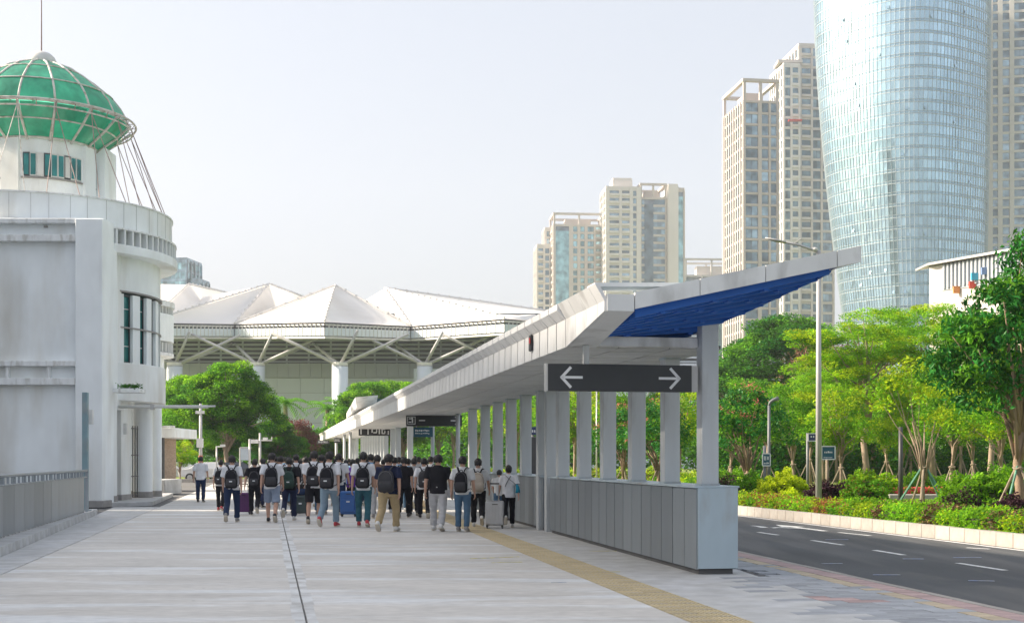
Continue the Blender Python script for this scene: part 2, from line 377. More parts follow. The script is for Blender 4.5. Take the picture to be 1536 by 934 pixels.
for px, py, L in ((1370, 838, .35), (1451, 836, .5), (1330, 862, .4), (1255, 809, .5), (1248, 845, .35), (1472, 871, .35)):
    p = road_pt(px, py); q = MB(); q.box((p.x, p.y, -.094), (L, .06, .004), rs.uniform(-.2, .3)); obj('survey_mark', q, M['blue_chalk'], road)
# far kerb: tall pale blocks
fk = thing('kerb', (FK(30), 30, -.1), 'pale stone block kerb along the planted verge across the road', 'kerb')
km = MB(); km.box((.09, 0, .13), (.18, .592, .30)); km = km.mesh('kerb_block'); km.materials.append(M['kerb_pale'])
d = 12.0
while d < 62:
    inst('kerb_block', km, (FK(d), d, -.1 + rnd.uniform(-.004, .004)), math.atan(.175), fk, rot=(0, rnd.uniform(-.012, .012), math.atan(.175))); d += .6
vg = MB(); vg.prism([(FK(-20) + .15, -20), (500, -20), (500, 800), (FK(800) + .15, 800)], -.15, .14)
tag(obj('verge', vg, M['grass']), kind='structure')
pk = MB(); pk.prism([(-160, 96), (-9.5, 96), (-14, 130), (-60, 400), (-300, 400)], -.155, .01)
tag(obj('park_ground', pk, M['grass']), kind='structure')

# ================================================================== BUS SHELTER CANOPY (frame s along, t to the right, z up)
CO = Vector((.785, 18.2, 0))
def cp(s, t, z): p = CO + AX * s + RX * t; return Vector((p.x, p.y, z))
can = thing('canopy', cp(0, 2.02, 0), 'long grey metal walkway canopy with upswept wing and blue ribbed underside', 'canopy')
SF, ZS = -2.15, 3.2
def slab_st(mb, s0, s1, t0, t1, z00, z01, th):      # sloped slab: z at t0 and t1 (underside), thickness up
    mb.hexa([cp(s0, t0, z00), cp(s0, t1, z01), cp(s1, t1, z01), cp(s1, t0, z00), cp(s0, t0, z00 + th), cp(s0, t1, z01 + th), cp(s1, t1, z01 + th), cp(s1, t0, z00 + th)])
# soffit panels
LEN = 92.0
sm = MB(); sm.box((0, 0, .02), (.735, .56, .04)); sm = sm.mesh('soffit_panel'); sm.materials.append(M['soffit'])
i = 0; s = .3
while s < LEN:
    if s < 50:
        for k in range(3): inst('soffit_panel', sm, cp(s, .38 + k * .76, ZS + (.002 if (k + i) % 2 else 0)), AZR, can)
    s += .6; i += 1
far = MB()
for k in range(int((LEN - 50) / .6)):
    q = 50.1 + k * .6; far.hexa([cp(q, 0, ZS), cp(q, 2.3, ZS), cp(q + .59, 2.3, ZS), cp(q + .59, 0, ZS), cp(q, 0, ZS + .04), cp(q, 2.3, ZS + .04), cp(q + .59, 2.3, ZS + .04), cp(q + .59, 0, ZS + .04)])
tag(obj('far_soffit_panels', far, M['soffit'], can), kind='stuff')
mb = MB(); slab_st(mb, .05, LEN, .05, 2.3, ZS + .012, ZS + .012, .05); obj('soffit_backing', mb, M['seam'], can)
# left fascia panels: vertical sheet, outward flare and top lip
fp = MB(); fp.box((0, 0, .2), (.05, .556, .395)); fp = fp.mesh('fascia_panel'); fp.materials.append(M['fascia'])
fl = MB(); fl.hexa([(-.025, -.278, .0), (.025, -.278, .0), (.025, .278, .0), (-.025, .278, 0), (-.145, -.278, .12), (-.095, -.278, .12), (-.095, .278, .12), (-.145, .278, .12)])
fl.box((-.12, 0, .165), (.05, .556, .088)); orient_fl = fl.mesh('fascia_lip'); orient_fl.materials.append(M['fascia']); fl = orient_fl
s = .3; n = 0
farf = MB()
while s < LEN:
    if s < 70:
        inst('fascia_panel', fp, cp(s, .0, ZS), AZR, can); inst('fascia_lip', fl, cp(s, 0, ZS + .402), AZR, can)
    else:
        farf.hexa([cp(s - .278, -.025, ZS), cp(s - .278, .025, ZS), cp(s + .278, .025, ZS), cp(s + .278, -.025, ZS), cp(s - .278, -.025, ZS + .4), cp(s - .278, .025, ZS + .4), cp(s + .278, .025, ZS + .4), cp(s + .278, -.025, ZS + .4)])
        farf.hexa([cp(s - .278, -.025, ZS + .402), cp(s - .278, .025, ZS + .402), cp(s + .278, .025, ZS + .402), cp(s + .278, -.025, ZS + .402), cp(s - .278, -.145, ZS + .61), cp(s - .278, -.1, ZS + .61), cp(s + .278, -.1, ZS + .61), cp(s + .278, -.145, ZS + .61)])
    s += .6; n += 1
tag(obj('far_fascia_panels', farf, M['fascia'], can), kind='stuff')
mb = MB(); slab_st(mb, .02, LEN, -.018, .06, ZS + .005, ZS + .005, .392); obj('fascia_backing', mb, M['seam'], can)
mb = MB(); mb.hexa([cp(.02, -.015, ZS + .405), cp(.02, .06, ZS + .405), cp(LEN, .06, ZS + .405), cp(LEN, -.015, ZS + .405), cp(.02, -.128, ZS + .60), cp(.02, -.06, ZS + .60), cp(LEN, -.06, ZS + .60), cp(LEN, -.128, ZS + .60)]); obj('lip_backing', mb, M['seam'], can)
# front end of the fascia: trapezoid panels rising to the wing's leading edge
zf = 3.47
for (sa, sb) in ((0, -.6), (-.6, -1.2), (-1.2, -1.8), (-1.8, SF)):
    za = ZS + (zf - ZS) * (sa / SF); zb = ZS + (zf - ZS) * (sb / SF); e = .006
    q = MB(); q.hexa([cp(sa - e, -.025, za), cp(sa - e, .025, za), cp(sb + e, .025, zb), cp(sb + e, -.025, zb), cp(sa - e, -.025, ZS + .4), cp(sa - e, .025, ZS + .4), cp(sb + e, .025, ZS + .4), cp(sb + e, -.025, ZS + .4)])
    obj('fascia_panel', q, M['fascia'], can)
    q = MB(); q.hexa([cp(sa - e, -.025, ZS + .402), cp(sa - e, .025, ZS + .402), cp(sb + e, .025, ZS + .402), cp(sb + e, -.025, ZS + .402), cp(sa - e, -.145, ZS + .61), cp(sa - e, -.095, ZS + .61), cp(sb + e, -.095, ZS + .61), cp(sb + e, -.145, ZS + .61)])
    obj('fascia_lip', q, M['fascia'], can)
q = MB(); q.hexa([cp(0, .03, ZS + .001), cp(0, .42, ZS + .001), cp(SF, .36, zf), cp(SF, .03, zf), cp(0, .03, ZS + .03), cp(0, .42, ZS + .03), cp(SF, .36, zf + .03), cp(SF, .03, zf + .03)])
obj('chamfer_panel', q, M['fascia'], can)
# wing: plane rising to the right
T0, T1, ZW0, ZW1 = .36, 3.42, 3.50, 4.18
def wz(t): return ZW0 + (ZW1 - ZW0) * (t - T0) / (T1 - T0)
mb = MB(); slab_st(mb, .9, LEN, T0 - .3, 2.3, ZS + .42, ZS + .5, .06); obj('roof_sheet', mb, M['grey_paint'], can)
def blade(mb, inset, dz, th):       # triangular wing blade: long leading edge, right side cut back to the first column
    pl = [(SF + .04 + inset, T0 - .3 + inset), (SF + .04 + inset, T1 - .05 - inset), (SF + .5, T1 - .2 - inset), (.9 - inset, 2.06 - inset), (.9 - inset, T0 - .3 + inset)]; n = len(pl)
    vs = [cp(a, b, wz(b) + dz) for a, b in pl] + [cp(a, b, wz(b) + dz + th) for a, b in pl]
    mb.add(vs, [tuple(range(n - 1, -1, -1)), tuple(range(n, 2 * n))] + [(i, (i + 1) % n, n + (i + 1) % n, n + i) for i in range(n)])
mb = MB(); blade(mb, 0, .10, .06); obj('wing_blade', mb, M['grey_paint'], can)
mb = MB(); blade(mb, .04, .03, .06); obj('blue_soffit', mb, M['blue'], can)
cuts = [.0, T0, 1.22, 2.1, 3.08, T1]
for i in range(5):
    a, b = cuts[i] + .006, cuts[i + 1] - .006
    q = MB(); za, zb = wz(a), wz(b)
    if i == 0: za = zb = zf - .0
    q.hexa([cp(SF - .03, a, za), cp(SF - .03, b, zb), cp(SF + .03, b, zb), cp(SF + .03, a, za), cp(SF - .03, a, za + .21), cp(SF - .03, b, zb + .21), cp(SF + .03, b, zb + .21), cp(SF + .03, a, za + .21)])
    obj('edge_panel', q, M['fascia'], can)
q = MB(); e0, e1 = (SF + .03, T1 - .02), (.3, 2.36); q.hexa([cp(e0[0], e0[1] - .3, wz(e0[1] - .3) - .02), cp(e0[0], e0[1], wz(e0[1])), cp(e1[0], e1[1], wz(e1[1]) + .02), cp(e1[0], e1[1] - .1, wz(e1[1] - .1) + .02), cp(e0[0], e0[1] - .3, wz(e0[1] - .3) + .19), cp(e0[0], e0[1], wz(e0[1]) + .2), cp(e1[0], e1[1], wz(e1[1]) + .18), cp(e1[0], e1[1] - .1, wz(e1[1] - .1) + .18)]); obj('edge_beam', q, M['fascia'], can)
q = MB(); slab_st(q, SF + .2, SF + .6, -.1, 1.1, ZS + .6, ZS + .63, .05); obj('roof_cap', q, M['fascia'], can)
for k, (tr, dr) in enumerate(((3.06, .07), (3.02, .11), (2.86, .16), (2.72, .21), (2.58, .26), (2.42, .31), (2.2, .36), (2.0, .41), (1.9, .44))):   # blue ribs hanging below the wing, each lower and shorter than the one before
    s0 = SF + .16 + k * .27; dl = .10 + .015 * k; tl = T0 + .06
    q = MB(); q.hexa([cp(s0, tl, wz(tl) - dl), cp(s0, tr, wz(tr) - dr), cp(s0 + .2, tr - .03, wz(tr) - dr), cp(s0 + .2, tl, wz(tl) - dl),
            cp(s0, tl, wz(tl) + .05), cp(s0, tr, wz(tr) + .05), cp(s0 + .2, tr - .03, wz(tr) + .05), cp(s0 + .2, tl, wz(tl) + .05)])
    rb = obj('blue_rib', q, M['blue'], can, bevel=.006)
    for j in range(3):
        t = .8 + j * .7 + (k % 2) * .3
        if t < tr - .1: zz = wz(tl) - dl + (wz(tr) - dr - wz(tl) + dl) * (t - tl) / (tr - tl); q = MB(); q.box(cp(s0 + .1, t, zz - .012), (.07, .16, .03), AZR); obj('clip', q, M['blue'], rb)
RE = [(SF + .16 + k * .27, tr, dr) for k, (tr, dr) in enumerate(((3.06, .07), (3.02, .11), (2.86, .16), (2.72, .21), (2.58, .26), (2.42, .31), (2.2, .36), (2.0, .41), (1.9, .44)))]
q = MB()
for (sa, ta, da), (sb, tb, db) in zip(RE[:-1], RE[1:]):
    q.hexa([cp(sa + .02, ta - .03, wz(ta) - da + .01), cp(sa + .02, ta + .03, wz(ta) - da + .03), cp(sb + .02, tb + .03, wz(tb) - db + .03), cp(sb + .02, tb - .03, wz(tb) - db + .01), cp(sa + .02, ta - .03, wz(ta) + .06), cp(sa + .02, ta + .03, wz(ta) + .06), cp(sb + .02, tb + .03, wz(tb) + .06), cp(sb + .02, tb - .03, wz(tb) + .06)])
obj('blue_edge', q, M['blue'], can)
q = MB(); slab_st(q, -.14, .02, .42, 1.89, 3.215, 3.215, .14); obj('end_beam', q, M['fascia'], can, bevel=.008)
# columns
colS = [-.18, 1.58, 3.44, 5.34, 7.2, 9.1, 11.2, 13.16, 15.1, 17.1, 19.2, 21.6, 39.7, 45.2, 48.0] + [52 + 2.0 * k for k in range(10)] + [76, 79, 82, 85]
clm = MB(); clm.box((0, 0, 0), (.272, .272, .03)); clm = clm.mesh('collar'); clm.materials.append(M['grey_paint'])
for i, s in enumerate(colS):
    top = 3.78 if i == 0 else ZS + .03
    zb_ = 0 if (21 < s < 39 or 10.8 < s < 11.6 or s > 75) else 1.235; q = MB(); q.box((0, 0, (top + zb_) / 2), (.25, .25, top - zb_)); me = q.mesh('column'); me.materials.append(M['col_grey'])
    o = inst('column', me, cp(s, 2.02, 0), AZR, can); b = o.modifiers.new('bevel', 'BEVEL'); b.width = .012; b.segments = 2
    if i: inst('collar', clm, cp(s, 2.02, ZS - .015), AZR, can)
    if s < 23 or s > 39: inst('collar', clm, cp(s, 2.02, 1.255), AZR, can)
for s in (56, 62, 72): q = MB(); q.tube([cp(s, .35, 0), cp(s, .35, ZS)], .09, 10); obj('post', q, M['col_grey'], can, smooth=True)
for s in (26, 33): q = MB(); q.tube([cp(s, 2.2, 0), cp(s, 2.2, ZS)], .075, 10); obj('post', q, M['col_grey'], can, smooth=True)
# raised roof wedge over the farther bays
q = MB(); q.hexa([cp(40, -.35, 3.95), cp(40, .5, 4.0), cp(52, .5, 3.85), cp(52, -.1, 3.85), cp(38.6, -.5, 4.35), cp(38.6, .5, 4.45), cp(52, .5, 4.2), cp(52, -.1, 4.15)])
obj('raised_wing', q, M['fascia'], can, bevel=.01)
q = MB(); q.hexa([cp(40.3, .52, 3.95), cp(40.3, 1.6, 4.05), cp(50, 1.6, 3.9), cp(50, .52, 3.85), cp(40.3, .52, 4.4), cp(40.3, 1.6, 4.25), cp(50, 1.6, 4.1), cp(50, .52, 4.2)])
obj('raised_glazing', q, M['glass_dark'], can)
# small black number plate on the fascia
c = cp(2.35, -.05, 3.47); q = MB(); q.box(c, (.05, .16, .26), AZR); pl = obj('number_plate', q, M['sign_dark'], can, bevel=.02)
q = MB(); q.box(cp(2.28, -.085, 3.5), (.012, .06, .09), AZR); obj('red_mark', q, M['red'], pl)

# panel wall under the columns
WA = math.atan(.168); wA = Vector((-math.sin(WA), math.cos(WA), 0)); wR = Vector((wA.y, -wA.x, 0)); WO = Vector((2.585, 18.0, 0))
def wp(s, t, z): p = WO + wA * s + wR * t; return Vector((p.x, p.y, z))
def panel_wall(s0, s1, label, end, npan=None):
    root = thing('panel_wall', wp(s0, .3, 0), label, 'wall')
    q = MB(); q.box((wp((s0 + s1) / 2, .31, .63)), (.585, s1 - s0 - .04, 1.12), WA); obj('core', q, M['seam'], root)
    q = MB(); q.box((wp((s0 + s1) / 2, .30, .05)), (.50, s1 - s0 - .1, .10), WA); obj('base', q, M['dark_joint'], root)
    q = MB(); q.box(wp((s0 + s1) / 2, .30, 1.225), (.66, s1 - s0 + .02, .03), WA); obj('coping', q, M['grey_paint'], root, bevel=.006)
    n = npan or max(1, round((s1 - s0) / .6)); st = (s1 - s0) / n
    t = MB(); t.box((0, 0, .635), (.03, st - .026, 1.13)); me = t.mesh('cladding_panel'); me.materials.append(M['steel_panel'])
    for k in range(n):
        inst('cladding_panel', me, wp(s0 + (k + .5) * st, .02 + rnd.uniform(0, .003), 0), WA + rnd.uniform(-.003, .003), root)
        inst('cladding_panel', me, wp(s0 + (k + .5) * st, .60, 0), WA, root)
    if end: q = MB(); q.box(wp(s0 - .012, .31, .645), (.585, .03, 1.13), WA); obj('end_panel', q, M['grey_paint'], root, bevel=.006)
    return root
panel_wall(0, 10.6, 'steel clad parapet wall carrying the first canopy columns at the wing end', True, 18)
panel_wall(11.4, 22.2, 'steel clad parapet wall beyond the gap with the ladder post', False)
panel_wall(38, 55, 'steel clad parapet wall further along past the wide opening', False)
panel_wall(57, 75, 'distant steel clad parapet wall at the far end of the canopy', False)
# post with lights in the wall gap
g = thing('signal_post', wp(11.0, .1, 0), 'grey post with a vertical row of small call lights in wall gap', 'post')
q = MB(); q.box(wp(11.0, .12, 1.6), (.27, .26, 3.2), WA); obj('housing', q, M['col_grey'], g, bevel=.01)
q = MB(); q.box(wp(10.98, .42, 1.9), (.18, .16, 2.6), WA); ld = obj('light_strip', q, M['dark_metal'], g, bevel=.01)
for k in range(8):
    q = MB(); q.box(wp(10.88, .42, 1.48 + k * .21), (.10, .03, .08), WA); obj('light', q, M['teal_lamp'] if k == 1 else M['sign_dark'], ld)

# signs
def arrow(mb, c, u, v, nrm, sz, flip, off):
    def a(x, y): return c + u * (x * sz * flip) + v * (y * sz) + nrm * off
    def bar(p, q, wd=.09):
        d = (Vector(q) - Vector(p)); L = d.length; d /= L; n = Vector((-d.y, d.x)) * wd / 2
        p, q = Vector(p), Vector(q); pts = [p - n, q - n, q + n, p + n]
        mb.hexa([a(x, y) for x, y in pts] + [a(x, y) + nrm * .006 for x, y in pts])
    bar((.5, 0), (-.42, 0), .115); bar((-.04, .46), (-.5, -.03), .125); bar((-.04, -.46), (-.5, .03), .125)
def hung_sign(px0, px1, py0, py1, d, label, marks, name='direction_sign', mt='sign_dark'):
    a, b = P(px0, py1, d), P(px1, py0, d); w, h = b.x - a.x, b.z - a.z; c = Vector(((a.x + b.x) / 2, d, (a.z + b.z) / 2))
    root = thing(name, c, label, 'sign')
    u, v, nr = RX.copy(), Vector((0, 0, 1)), -AX
    q = MB(); q.box(c, (w, .16, h), AZR); obj('board', q, M[mt], root, bevel=.008)
    m = MB(); cc = c + nr * .081
    marks(m, cc, u, v, nr, w, h); obj('lettering', m, M['sign_light'], root)
    return root, c, w, h
def seg(m, c, u, v, nr, x, y, sx, sy): m.hexa([c + u * (x + i * sx / 2) + v * (y + j * sy / 2) + nr * k for k in (0, .006) for i, j in ((-1, -1), (1, -1), (1, 1), (-1, 1))])
def mk_big(m, c, u, v, nr, w, h): arrow(m, c + u * (-w * .335), u, v, nr, .31, 1, 0); arrow(m, c + u * (w * .34), u, v, nr, .31, -1, 0)
sg, c, w_, h_ = hung_sign(817, 1040, 547, 587, 18.15, 'black overhead sign with white left and right arrows under the canopy wing', mk_big)
q = MB(); q.box(c + RX * (w_ / 2 + .045) + Vector((0, 0, 0)), (.09, .13, h_ * .98), AZR); obj('bracket', q, M['pole_grey'], sg)
q = MB(); q.box(c + RX * (-w_ / 2 + .57) + Vector((0, 0, h_ / 2 + .12)), (.08, .06, .30), AZR); obj('hanger', q, M['col_grey'], sg)
q = MB(); q.box(c - RX * (w_ / 2 + .006), (.02, .17, h_ + .01), AZR); obj('edge_trim', q, M['pole_grey'], sg)
def mk_two(m, c, u, v, nr, w, h):
    x0 = -w * .41
    for dx, dy, sx, sy in ((0, .13, .27, .02), (0, -.13, .27, .02), (-.135, 0, .02, .28), (.135, 0, .02, .28), (-.03, .06, .12, .04), (.04, -.02, .05, .14), (-.05, -.06, .1, .04), (.03, .08, .06, .05)): seg(m, c, u, v, nr, x0 + dx, dy, sx, sy)
    seg(m, c, u, v, nr, -w * .22, 0, .22, .035); arrow(m, c + u * (w * .37), u, v, nr, .30, -1, 0)
sg, c, w_, h_ = hung_sign(609, 693, 622, 639, 46, 'black overhead sign with a square pictogram, a dash and a right arrow', mk_two)
for x in (-w_ * .3, w_ * .47): q = MB(); q.box(c + RX * x + Vector((0, 0, h_ / 2 + .2)), (.09, .08, .42), AZR); obj('hanger', q, M['pole_grey'], sg)
def mk_num(m, c, u, v, nr, w, h):
    for x, dy, sx, sy in ((-.74, 0, .07, .34), (-.66, .14, .1, .05), (-.38, 0, .06, .34), (-.45, .14, .1, .05), (-.1, .12, .2, .06), (-.17, .02, .07, .2), (-.02, -.08, .18, .06), (.06, .04, .05, .18), (.2, 0, .07, .3), (.4, .1, .2, .06), (.34, 0, .06, .24), (.48, -.05, .06, .12), (.4, -.12, .16, .05), (.66, -.08, .06, .2)): seg(m, c, u, v, nr, x, dy, sx, sy)
hung_sign(538, 588, 639.5, 653, 66, 'black overhead sign with chunky white characters beneath the far soffit', mk_num)
def mk_lines(m, c, u, v, nr, w, h):
    r2 = random.Random(5); n = int(w / .09)
    for k in range(n):
        x = -w * .38 + k * w * .76 / n
        for dy, hh in ((h * .16, h * .2), (-h * .14, h * .14)):
            seg(m, c, u, v, nr, x, dy + r2.uniform(-.01, .01), w * .76 / n * r2.uniform(.45, .85), hh * r2.uniform(.6, 1))
sg, c, w_, h_ = hung_sign(620, 649, 640.5, 655, 50, 'small teal information board with two lines of white text below black sign', mk_lines, mt='sign_teal')
for x in (-w_ * .35, w_ * .35): q = MB(); q.box(c + RX * x + Vector((0, 0, h_ / 2 + .2)), (.04, .05, .5), AZR); obj('hanger', q, M['pole_grey'], sg)
hung_sign(476, 494, 660, 665.5, 92, 'far black overhead sign with a row of tiny white characters', mk_lines)
hung_sign(501, 512, 656.5, 664, 88, 'small black square sign hung near the canopy end post', mk_lines)
# ================================================================== WHITE ROTUNDA BUILDING
BC = Vector((-17.82, 48.6, 0))
wb = thing('white_building', (BC.x, BC.y, 0), 'weathered white rotunda building with green glass dome on its roof', 'building')
WW, WL_ = M['white_wall'], M['white_ledge']
FY = 43.3
def yz(y, d=FY): return Z(y, d)
xa, xb = X(114, FY), X(155, FY)
q = MB(); q.box(((-34 + xb - .05) / 2, FY + .75, 4.9), (xb - .05 + 34, 1.1, 9.8)); obj('wall', q, WW, wb)
q = MB(); q.box((-26, FY + 4, 4.9), (14, 5.3, 9.75)); obj('side_wing', q, WW, wb)             # main front mass
q = MB(); q.box(((xa + xb) / 2, FY + .35, 4.98), (xb - xa, .9, 9.5)); obj('pillar', q, WW, wb, bevel=.03)
q = MB(); q.box(((xa + xb) / 2, FY + .34, .12), (xb - xa + .08, .98, .24)); obj('plinth', q, M['plinth'], wb, bevel=.02)
for y0, y1, pr in ((328, 335, .10), (352, 362, .14), (541, 549, .16), (567, 577, .16)):
    z0, z1 = yz(y1), yz(y0); q = MB(); q.box(((-34 + xa) / 2, FY + .1, (z0 + z1) / 2), (xa + 34 - .004, .2 + pr, z1 - z0)); obj('ledge', q, WL_, wb, bevel=.015)
for k, px in enumerate((72, 10, -50)):
    x = X(px, FY); q = MB(); q.box((x, FY + .12, (yz(549) + yz(567)) / 2), (.1, .2, yz(549) - yz(567) - .004)); obj('mullion', q, WL_, wb)
q = MB(); q.box((X(66, FY), FY + .17, Z(352, FY) + .3), (.12, .06, .06)); obj('vent', q, M['plinth'], wb)
q = MB(); q.box((X(117, FY), FY - .02, yz(545)), (.12, .1, .14)); obj('rust_bracket', q, M['rust_rod'], wb)
# flank pilasters stepping back behind the pillar
for px0, px1, d0, dep, z0 in ((155, 164, 44.6, .9, 0), (165, 172, 45.6, .8, 3.4), (172, 182, 46.6, 1.2, 0)):
    x0, x1 = X(px0, d0), X(px1, d0); q = MB(); q.box(((x0 + x1) / 2 - .3, d0 + dep / 2, (9.0 + z0) / 2), (x1 - x0 + .6, dep, 9.0 - z0)); obj('pilaster', q, WW, wb, bevel=.02)
    if z0 == 0: q = MB(); q.box(((x0 + x1) / 2 - .3, d0 + dep / 2, .2), (x1 - x0 + .64, dep + .05, .3)); obj('plinth', q, M['plinth'], wb)
for px0, px1, y0, y1, d0 in ((156, 163, 348, 428, 44.57), (156.5, 163, 434, 476, 44.57), (156.5, 163.5, 478, 540, 44.57), (166, 171, 400, 470, 45.57), (166, 171, 484, 524, 45.57), (157, 164, 542, 570, 44.57)):
    q = MB(); q.box(((X(px0, d0) + X(px1, d0)) / 2, d0, (Z(y0, d0) + Z(y1, d0)) / 2), (X(px1, d0) - X(px0, d0), .08, abs(Z(y0, d0) - Z(y1, d0)))); ap = obj('access_panel', q, WL_, wb, bevel=.01); fr_ = MB(); xx0, xx1, zz0, zz1 = X(px0, d0), X(px1, d0), min(Z(y0, d0), Z(y1, d0)), max(Z(y0, d0), Z(y1, d0)); [fr_.box((cx, d0 - .045, cz), (sx, .03, sz)) for cx, cz, sx, sz in ((xx0, (zz0 + zz1) / 2, .03, zz1 - zz0), (xx1, (zz0 + zz1) / 2, .03, zz1 - zz0), ((xx0 + xx1) / 2, zz0, xx1 - xx0, .03), ((xx0 + xx1) / 2, zz1, xx1 - xx0, .03))]; obj('panel_rim', fr_, M['plinth'], ap)
# rotunda rings
def ring(name, r0, r1, z0, z1, m, n=96, parent=wb, bevel=0): q = MB(); q.lathe([(r0, z0), (r1, z0), (r1, z1), (r0, z1)], BC, n, closed=True); return obj(name, q, m, parent, bevel=bevel, smooth=False)
par = ring('parapet', 4.3, 4.78, 9.86, 10.78, WW)
for k in range(26):                                                                    # vertical joints in the parapet
    a = R(-170 + k * 7.9 + (k * 37 % 5) * .3); q = MB(); q.box((BC.x + 4.78 * math.cos(a), BC.y + 4.78 * math.sin(a), 10.32), (.012, .008, .9), a); obj('joint', q, M['plinth'], par)
ring('coping', 4.26, 4.83, 10.78, 10.83, WL_)
q = MB(); q.lathe([(0, 10.1), (4.29, 10.1)], BC, 64); obj('roof', q, M['concrete2'], wb)
ring('fin_recess_wall', 4.0, 4.46, 9.26, 9.86, WW)
lip = ring('fin_lip', 4.0, 4.98, 8.95, 9.27, WW, bevel=.02)
ring('fin_head', 4.47, 4.96, 9.80, 9.858, WL_)
fm = MB(); fm.box((4.70, 0, 9.535), (.46, .07, .53)); fm = fm.mesh('fin'); fm.materials.append(WW)
for k in range(60):
    a = R(-72 + k * 4.1)
    if a < R(170): inst('fin', fm, (BC.x, BC.y, 0), a, wb)
ring('cylinder_wall', 4.05, 4.36, 7.72, 8.95, WW)
ring('window_core', 3.8, 4.14, 5.1, 7.72, M['glass_dark'])
balc = ring('balcony_band', 4.05, 4.54, 3.75, 5.12, WW, bevel=.02)
q = MB(); q.lathe([(0, 3.9), (4.05, 3.9)], BC, 64); obj('ceiling', q, WW, wb)
ring('window_head', 4.1, 4.42, 7.68, 7.73, M['plinth'])
for k in range(22):                                                                    # tall piers and strip windows between them
    a = R(-67 + k * 11.5)
    def pos(r, aa): return (BC.x + r * math.cos(aa), BC.y + r * math.sin(aa))
    x, y = pos(4.22, a); q = MB(); q.box((x, y, 6.37), (.24, .42, 2.50), a); obj('pier', q, WW, wb)
    a2 = a + R(5.75); x, y = pos(4.16, a2)
    wnd = MB()
    for du in (-.22, .22): wnd.box((x - du * math.sin(a2), y + du * math.cos(a2), 6.37), (.12, .06, 2.5), a2)
    for zz in (5.15, 6.42, 7.58): wnd.box((x, y, zz), (.13, .40, .06), a2)
    wo = obj('window', wnd, M['win_frame'], wb)
    q = MB(); q.box((pos(4.145, a2)[0], pos(4.145, a2)[1], 7.1), (.05, .4, .03), a2); q.box((pos(4.145, a2)[0], pos(4.145, a2)[1], 5.75), (.05, .4, .03), a2); obj('glazing_bar', q, M['frame_white'], wo)
    for z0, z1 in ((5.19, 6.38), (6.46, 7.54)):
        q = MB(); q.box((pos(4.15, a2)[0], pos(4.15, a2)[1], (z0 + z1) / 2), (.02, .385, z1 - z0), a2); obj('pane', q, M['glass_teal'], wo)
ring('transom', 4.26, 4.38, 6.38, 6.43, M['plinth'])
# planter shelf with greenery
dpl = 44.9; q = MB(); q.box(((X(172, dpl) + X(214, dpl)) / 2, dpl, Z(586, dpl)), (X(214, dpl) - X(172, dpl), .8, .14)); obj('planter_shelf', q, WL_, wb, bevel=.02)
# entrance: round columns, gate, inner wall, platform
def rcol(px, d, r, z1=3.9):
    q = MB(); q.tube([(X(px, d), d, .15), (X(px, d), d, z1)], r, 28); obj('round_column', q, WW, wb, smooth=False)
    q = MB(); q.tube([(X(px, d), d, .15), (X(px, d), d, .38)], r + .02, 28); obj('plinth', q, M['plinth'], wb)
rcol(214.5, 50.2, .36); rcol(235, 51.6, .2); rcol(196, 51.5, .25); rcol(233, 53.2, .22)
q = MB(); q.prism([(-13.95, 43.9), (-12.72, 45.4), (-15.05, 57), (-22, 57), (-22, 45)], -.02, .15); obj('entrance_platform', q, M['concrete2'], wb, bevel=.02)
q = MB(); q.box((-20.2, 50.0, 1.95), (7.0, .4, 3.9)); obj('inner_wall', q, WW, wb)
gt = MB()
x0 = X(184.5, 47.5)
for k in range(9): gt.tube([(x0 + .02 * k, 47.0 + k * .22, .2), (x0 + .02 * k, 47.0 + k * .22, 2.9)], .022, 6)
for zz in (.3, 1.0, 1.8, 2.8): gt.tube([(x0, 47.0, zz), (x0 + .17, 48.8, zz)], .022, 6)
obj('gate', gt, M['dark_metal'], wb)
q = MB(); q.box((X(189, 47), 46.9, 2.75), (.14, .12, .4)); obj('intercom', q, M['frame_white'], wb)
# dome tower
tw = 1.97
q = MB(); q.lathe([(0, 10.1), (tw, 10.1), (tw, 13.35), (0, 13.35)], BC, 40); tower = obj('tower_drum', q, WW, wb)
for a in range(4):
    an = R(-102 + 90 * a); q = MB(); q.box((BC.x + (tw + .02) * math.cos(an), BC.y + (tw + .02) * math.sin(an), 11.75), (.14, .72, 3.15), an); obj('pier', q, WW, tower)
    for k in range(9):
        aa = an + R(17 + k * 7); x, y = BC.x + (tw + .005) * math.cos(aa), BC.y + (tw + .005) * math.sin(aa)
        wq = MB(); wq.box((x, y, 12.36), (.05, .235, .86), aa); wo = obj('window', wq, M['frame_white'] if k % 3 else M['win_frame'], tower)
        q = MB(); q.box((x + .02 * math.cos(aa), y + .02 * math.sin(aa), 12.36), (.03, .18, .76), aa); obj('pane', q, M['glass_teal'] if k not in (2, 6) else M['frame_white'], wo)
    q = MB(); q.lathe([(tw - .1, 11.85), (tw + .06, 11.85), (tw + .06, 11.91), (tw - .1, 11.91)], BC, 12, an + R(12), an + R(78), closed=True); obj('sill', q, M['plinth'], tower)
q = MB(); q.box((X(152, 49.5), 49.5, 11.8), (.72, 1.4, 3.4)); obj('stair_shaft', q, WW, wb, bevel=.02)
dome = thing('glass_dome', (BC.x, BC.y, 13.3), 'green glass dome with white ribs, ring beam and finial on the rotunda', 'dome')
_dr, _dz = [3.16, 2.98, 2.60, 1.93, 1.24, .46], [14.44, 14.86, 15.34, 15.88, 16.33, 16.62]
def dome_r(t): return float(np.interp(t, [0, .16, .35, .6, .81, 1], _dr)), float(np.interp(t, [0, .16, .35, .6, .81, 1], _dz))      # t 0..1 upwards
lev = [0, .35, .7, 1.0]; NR = 16
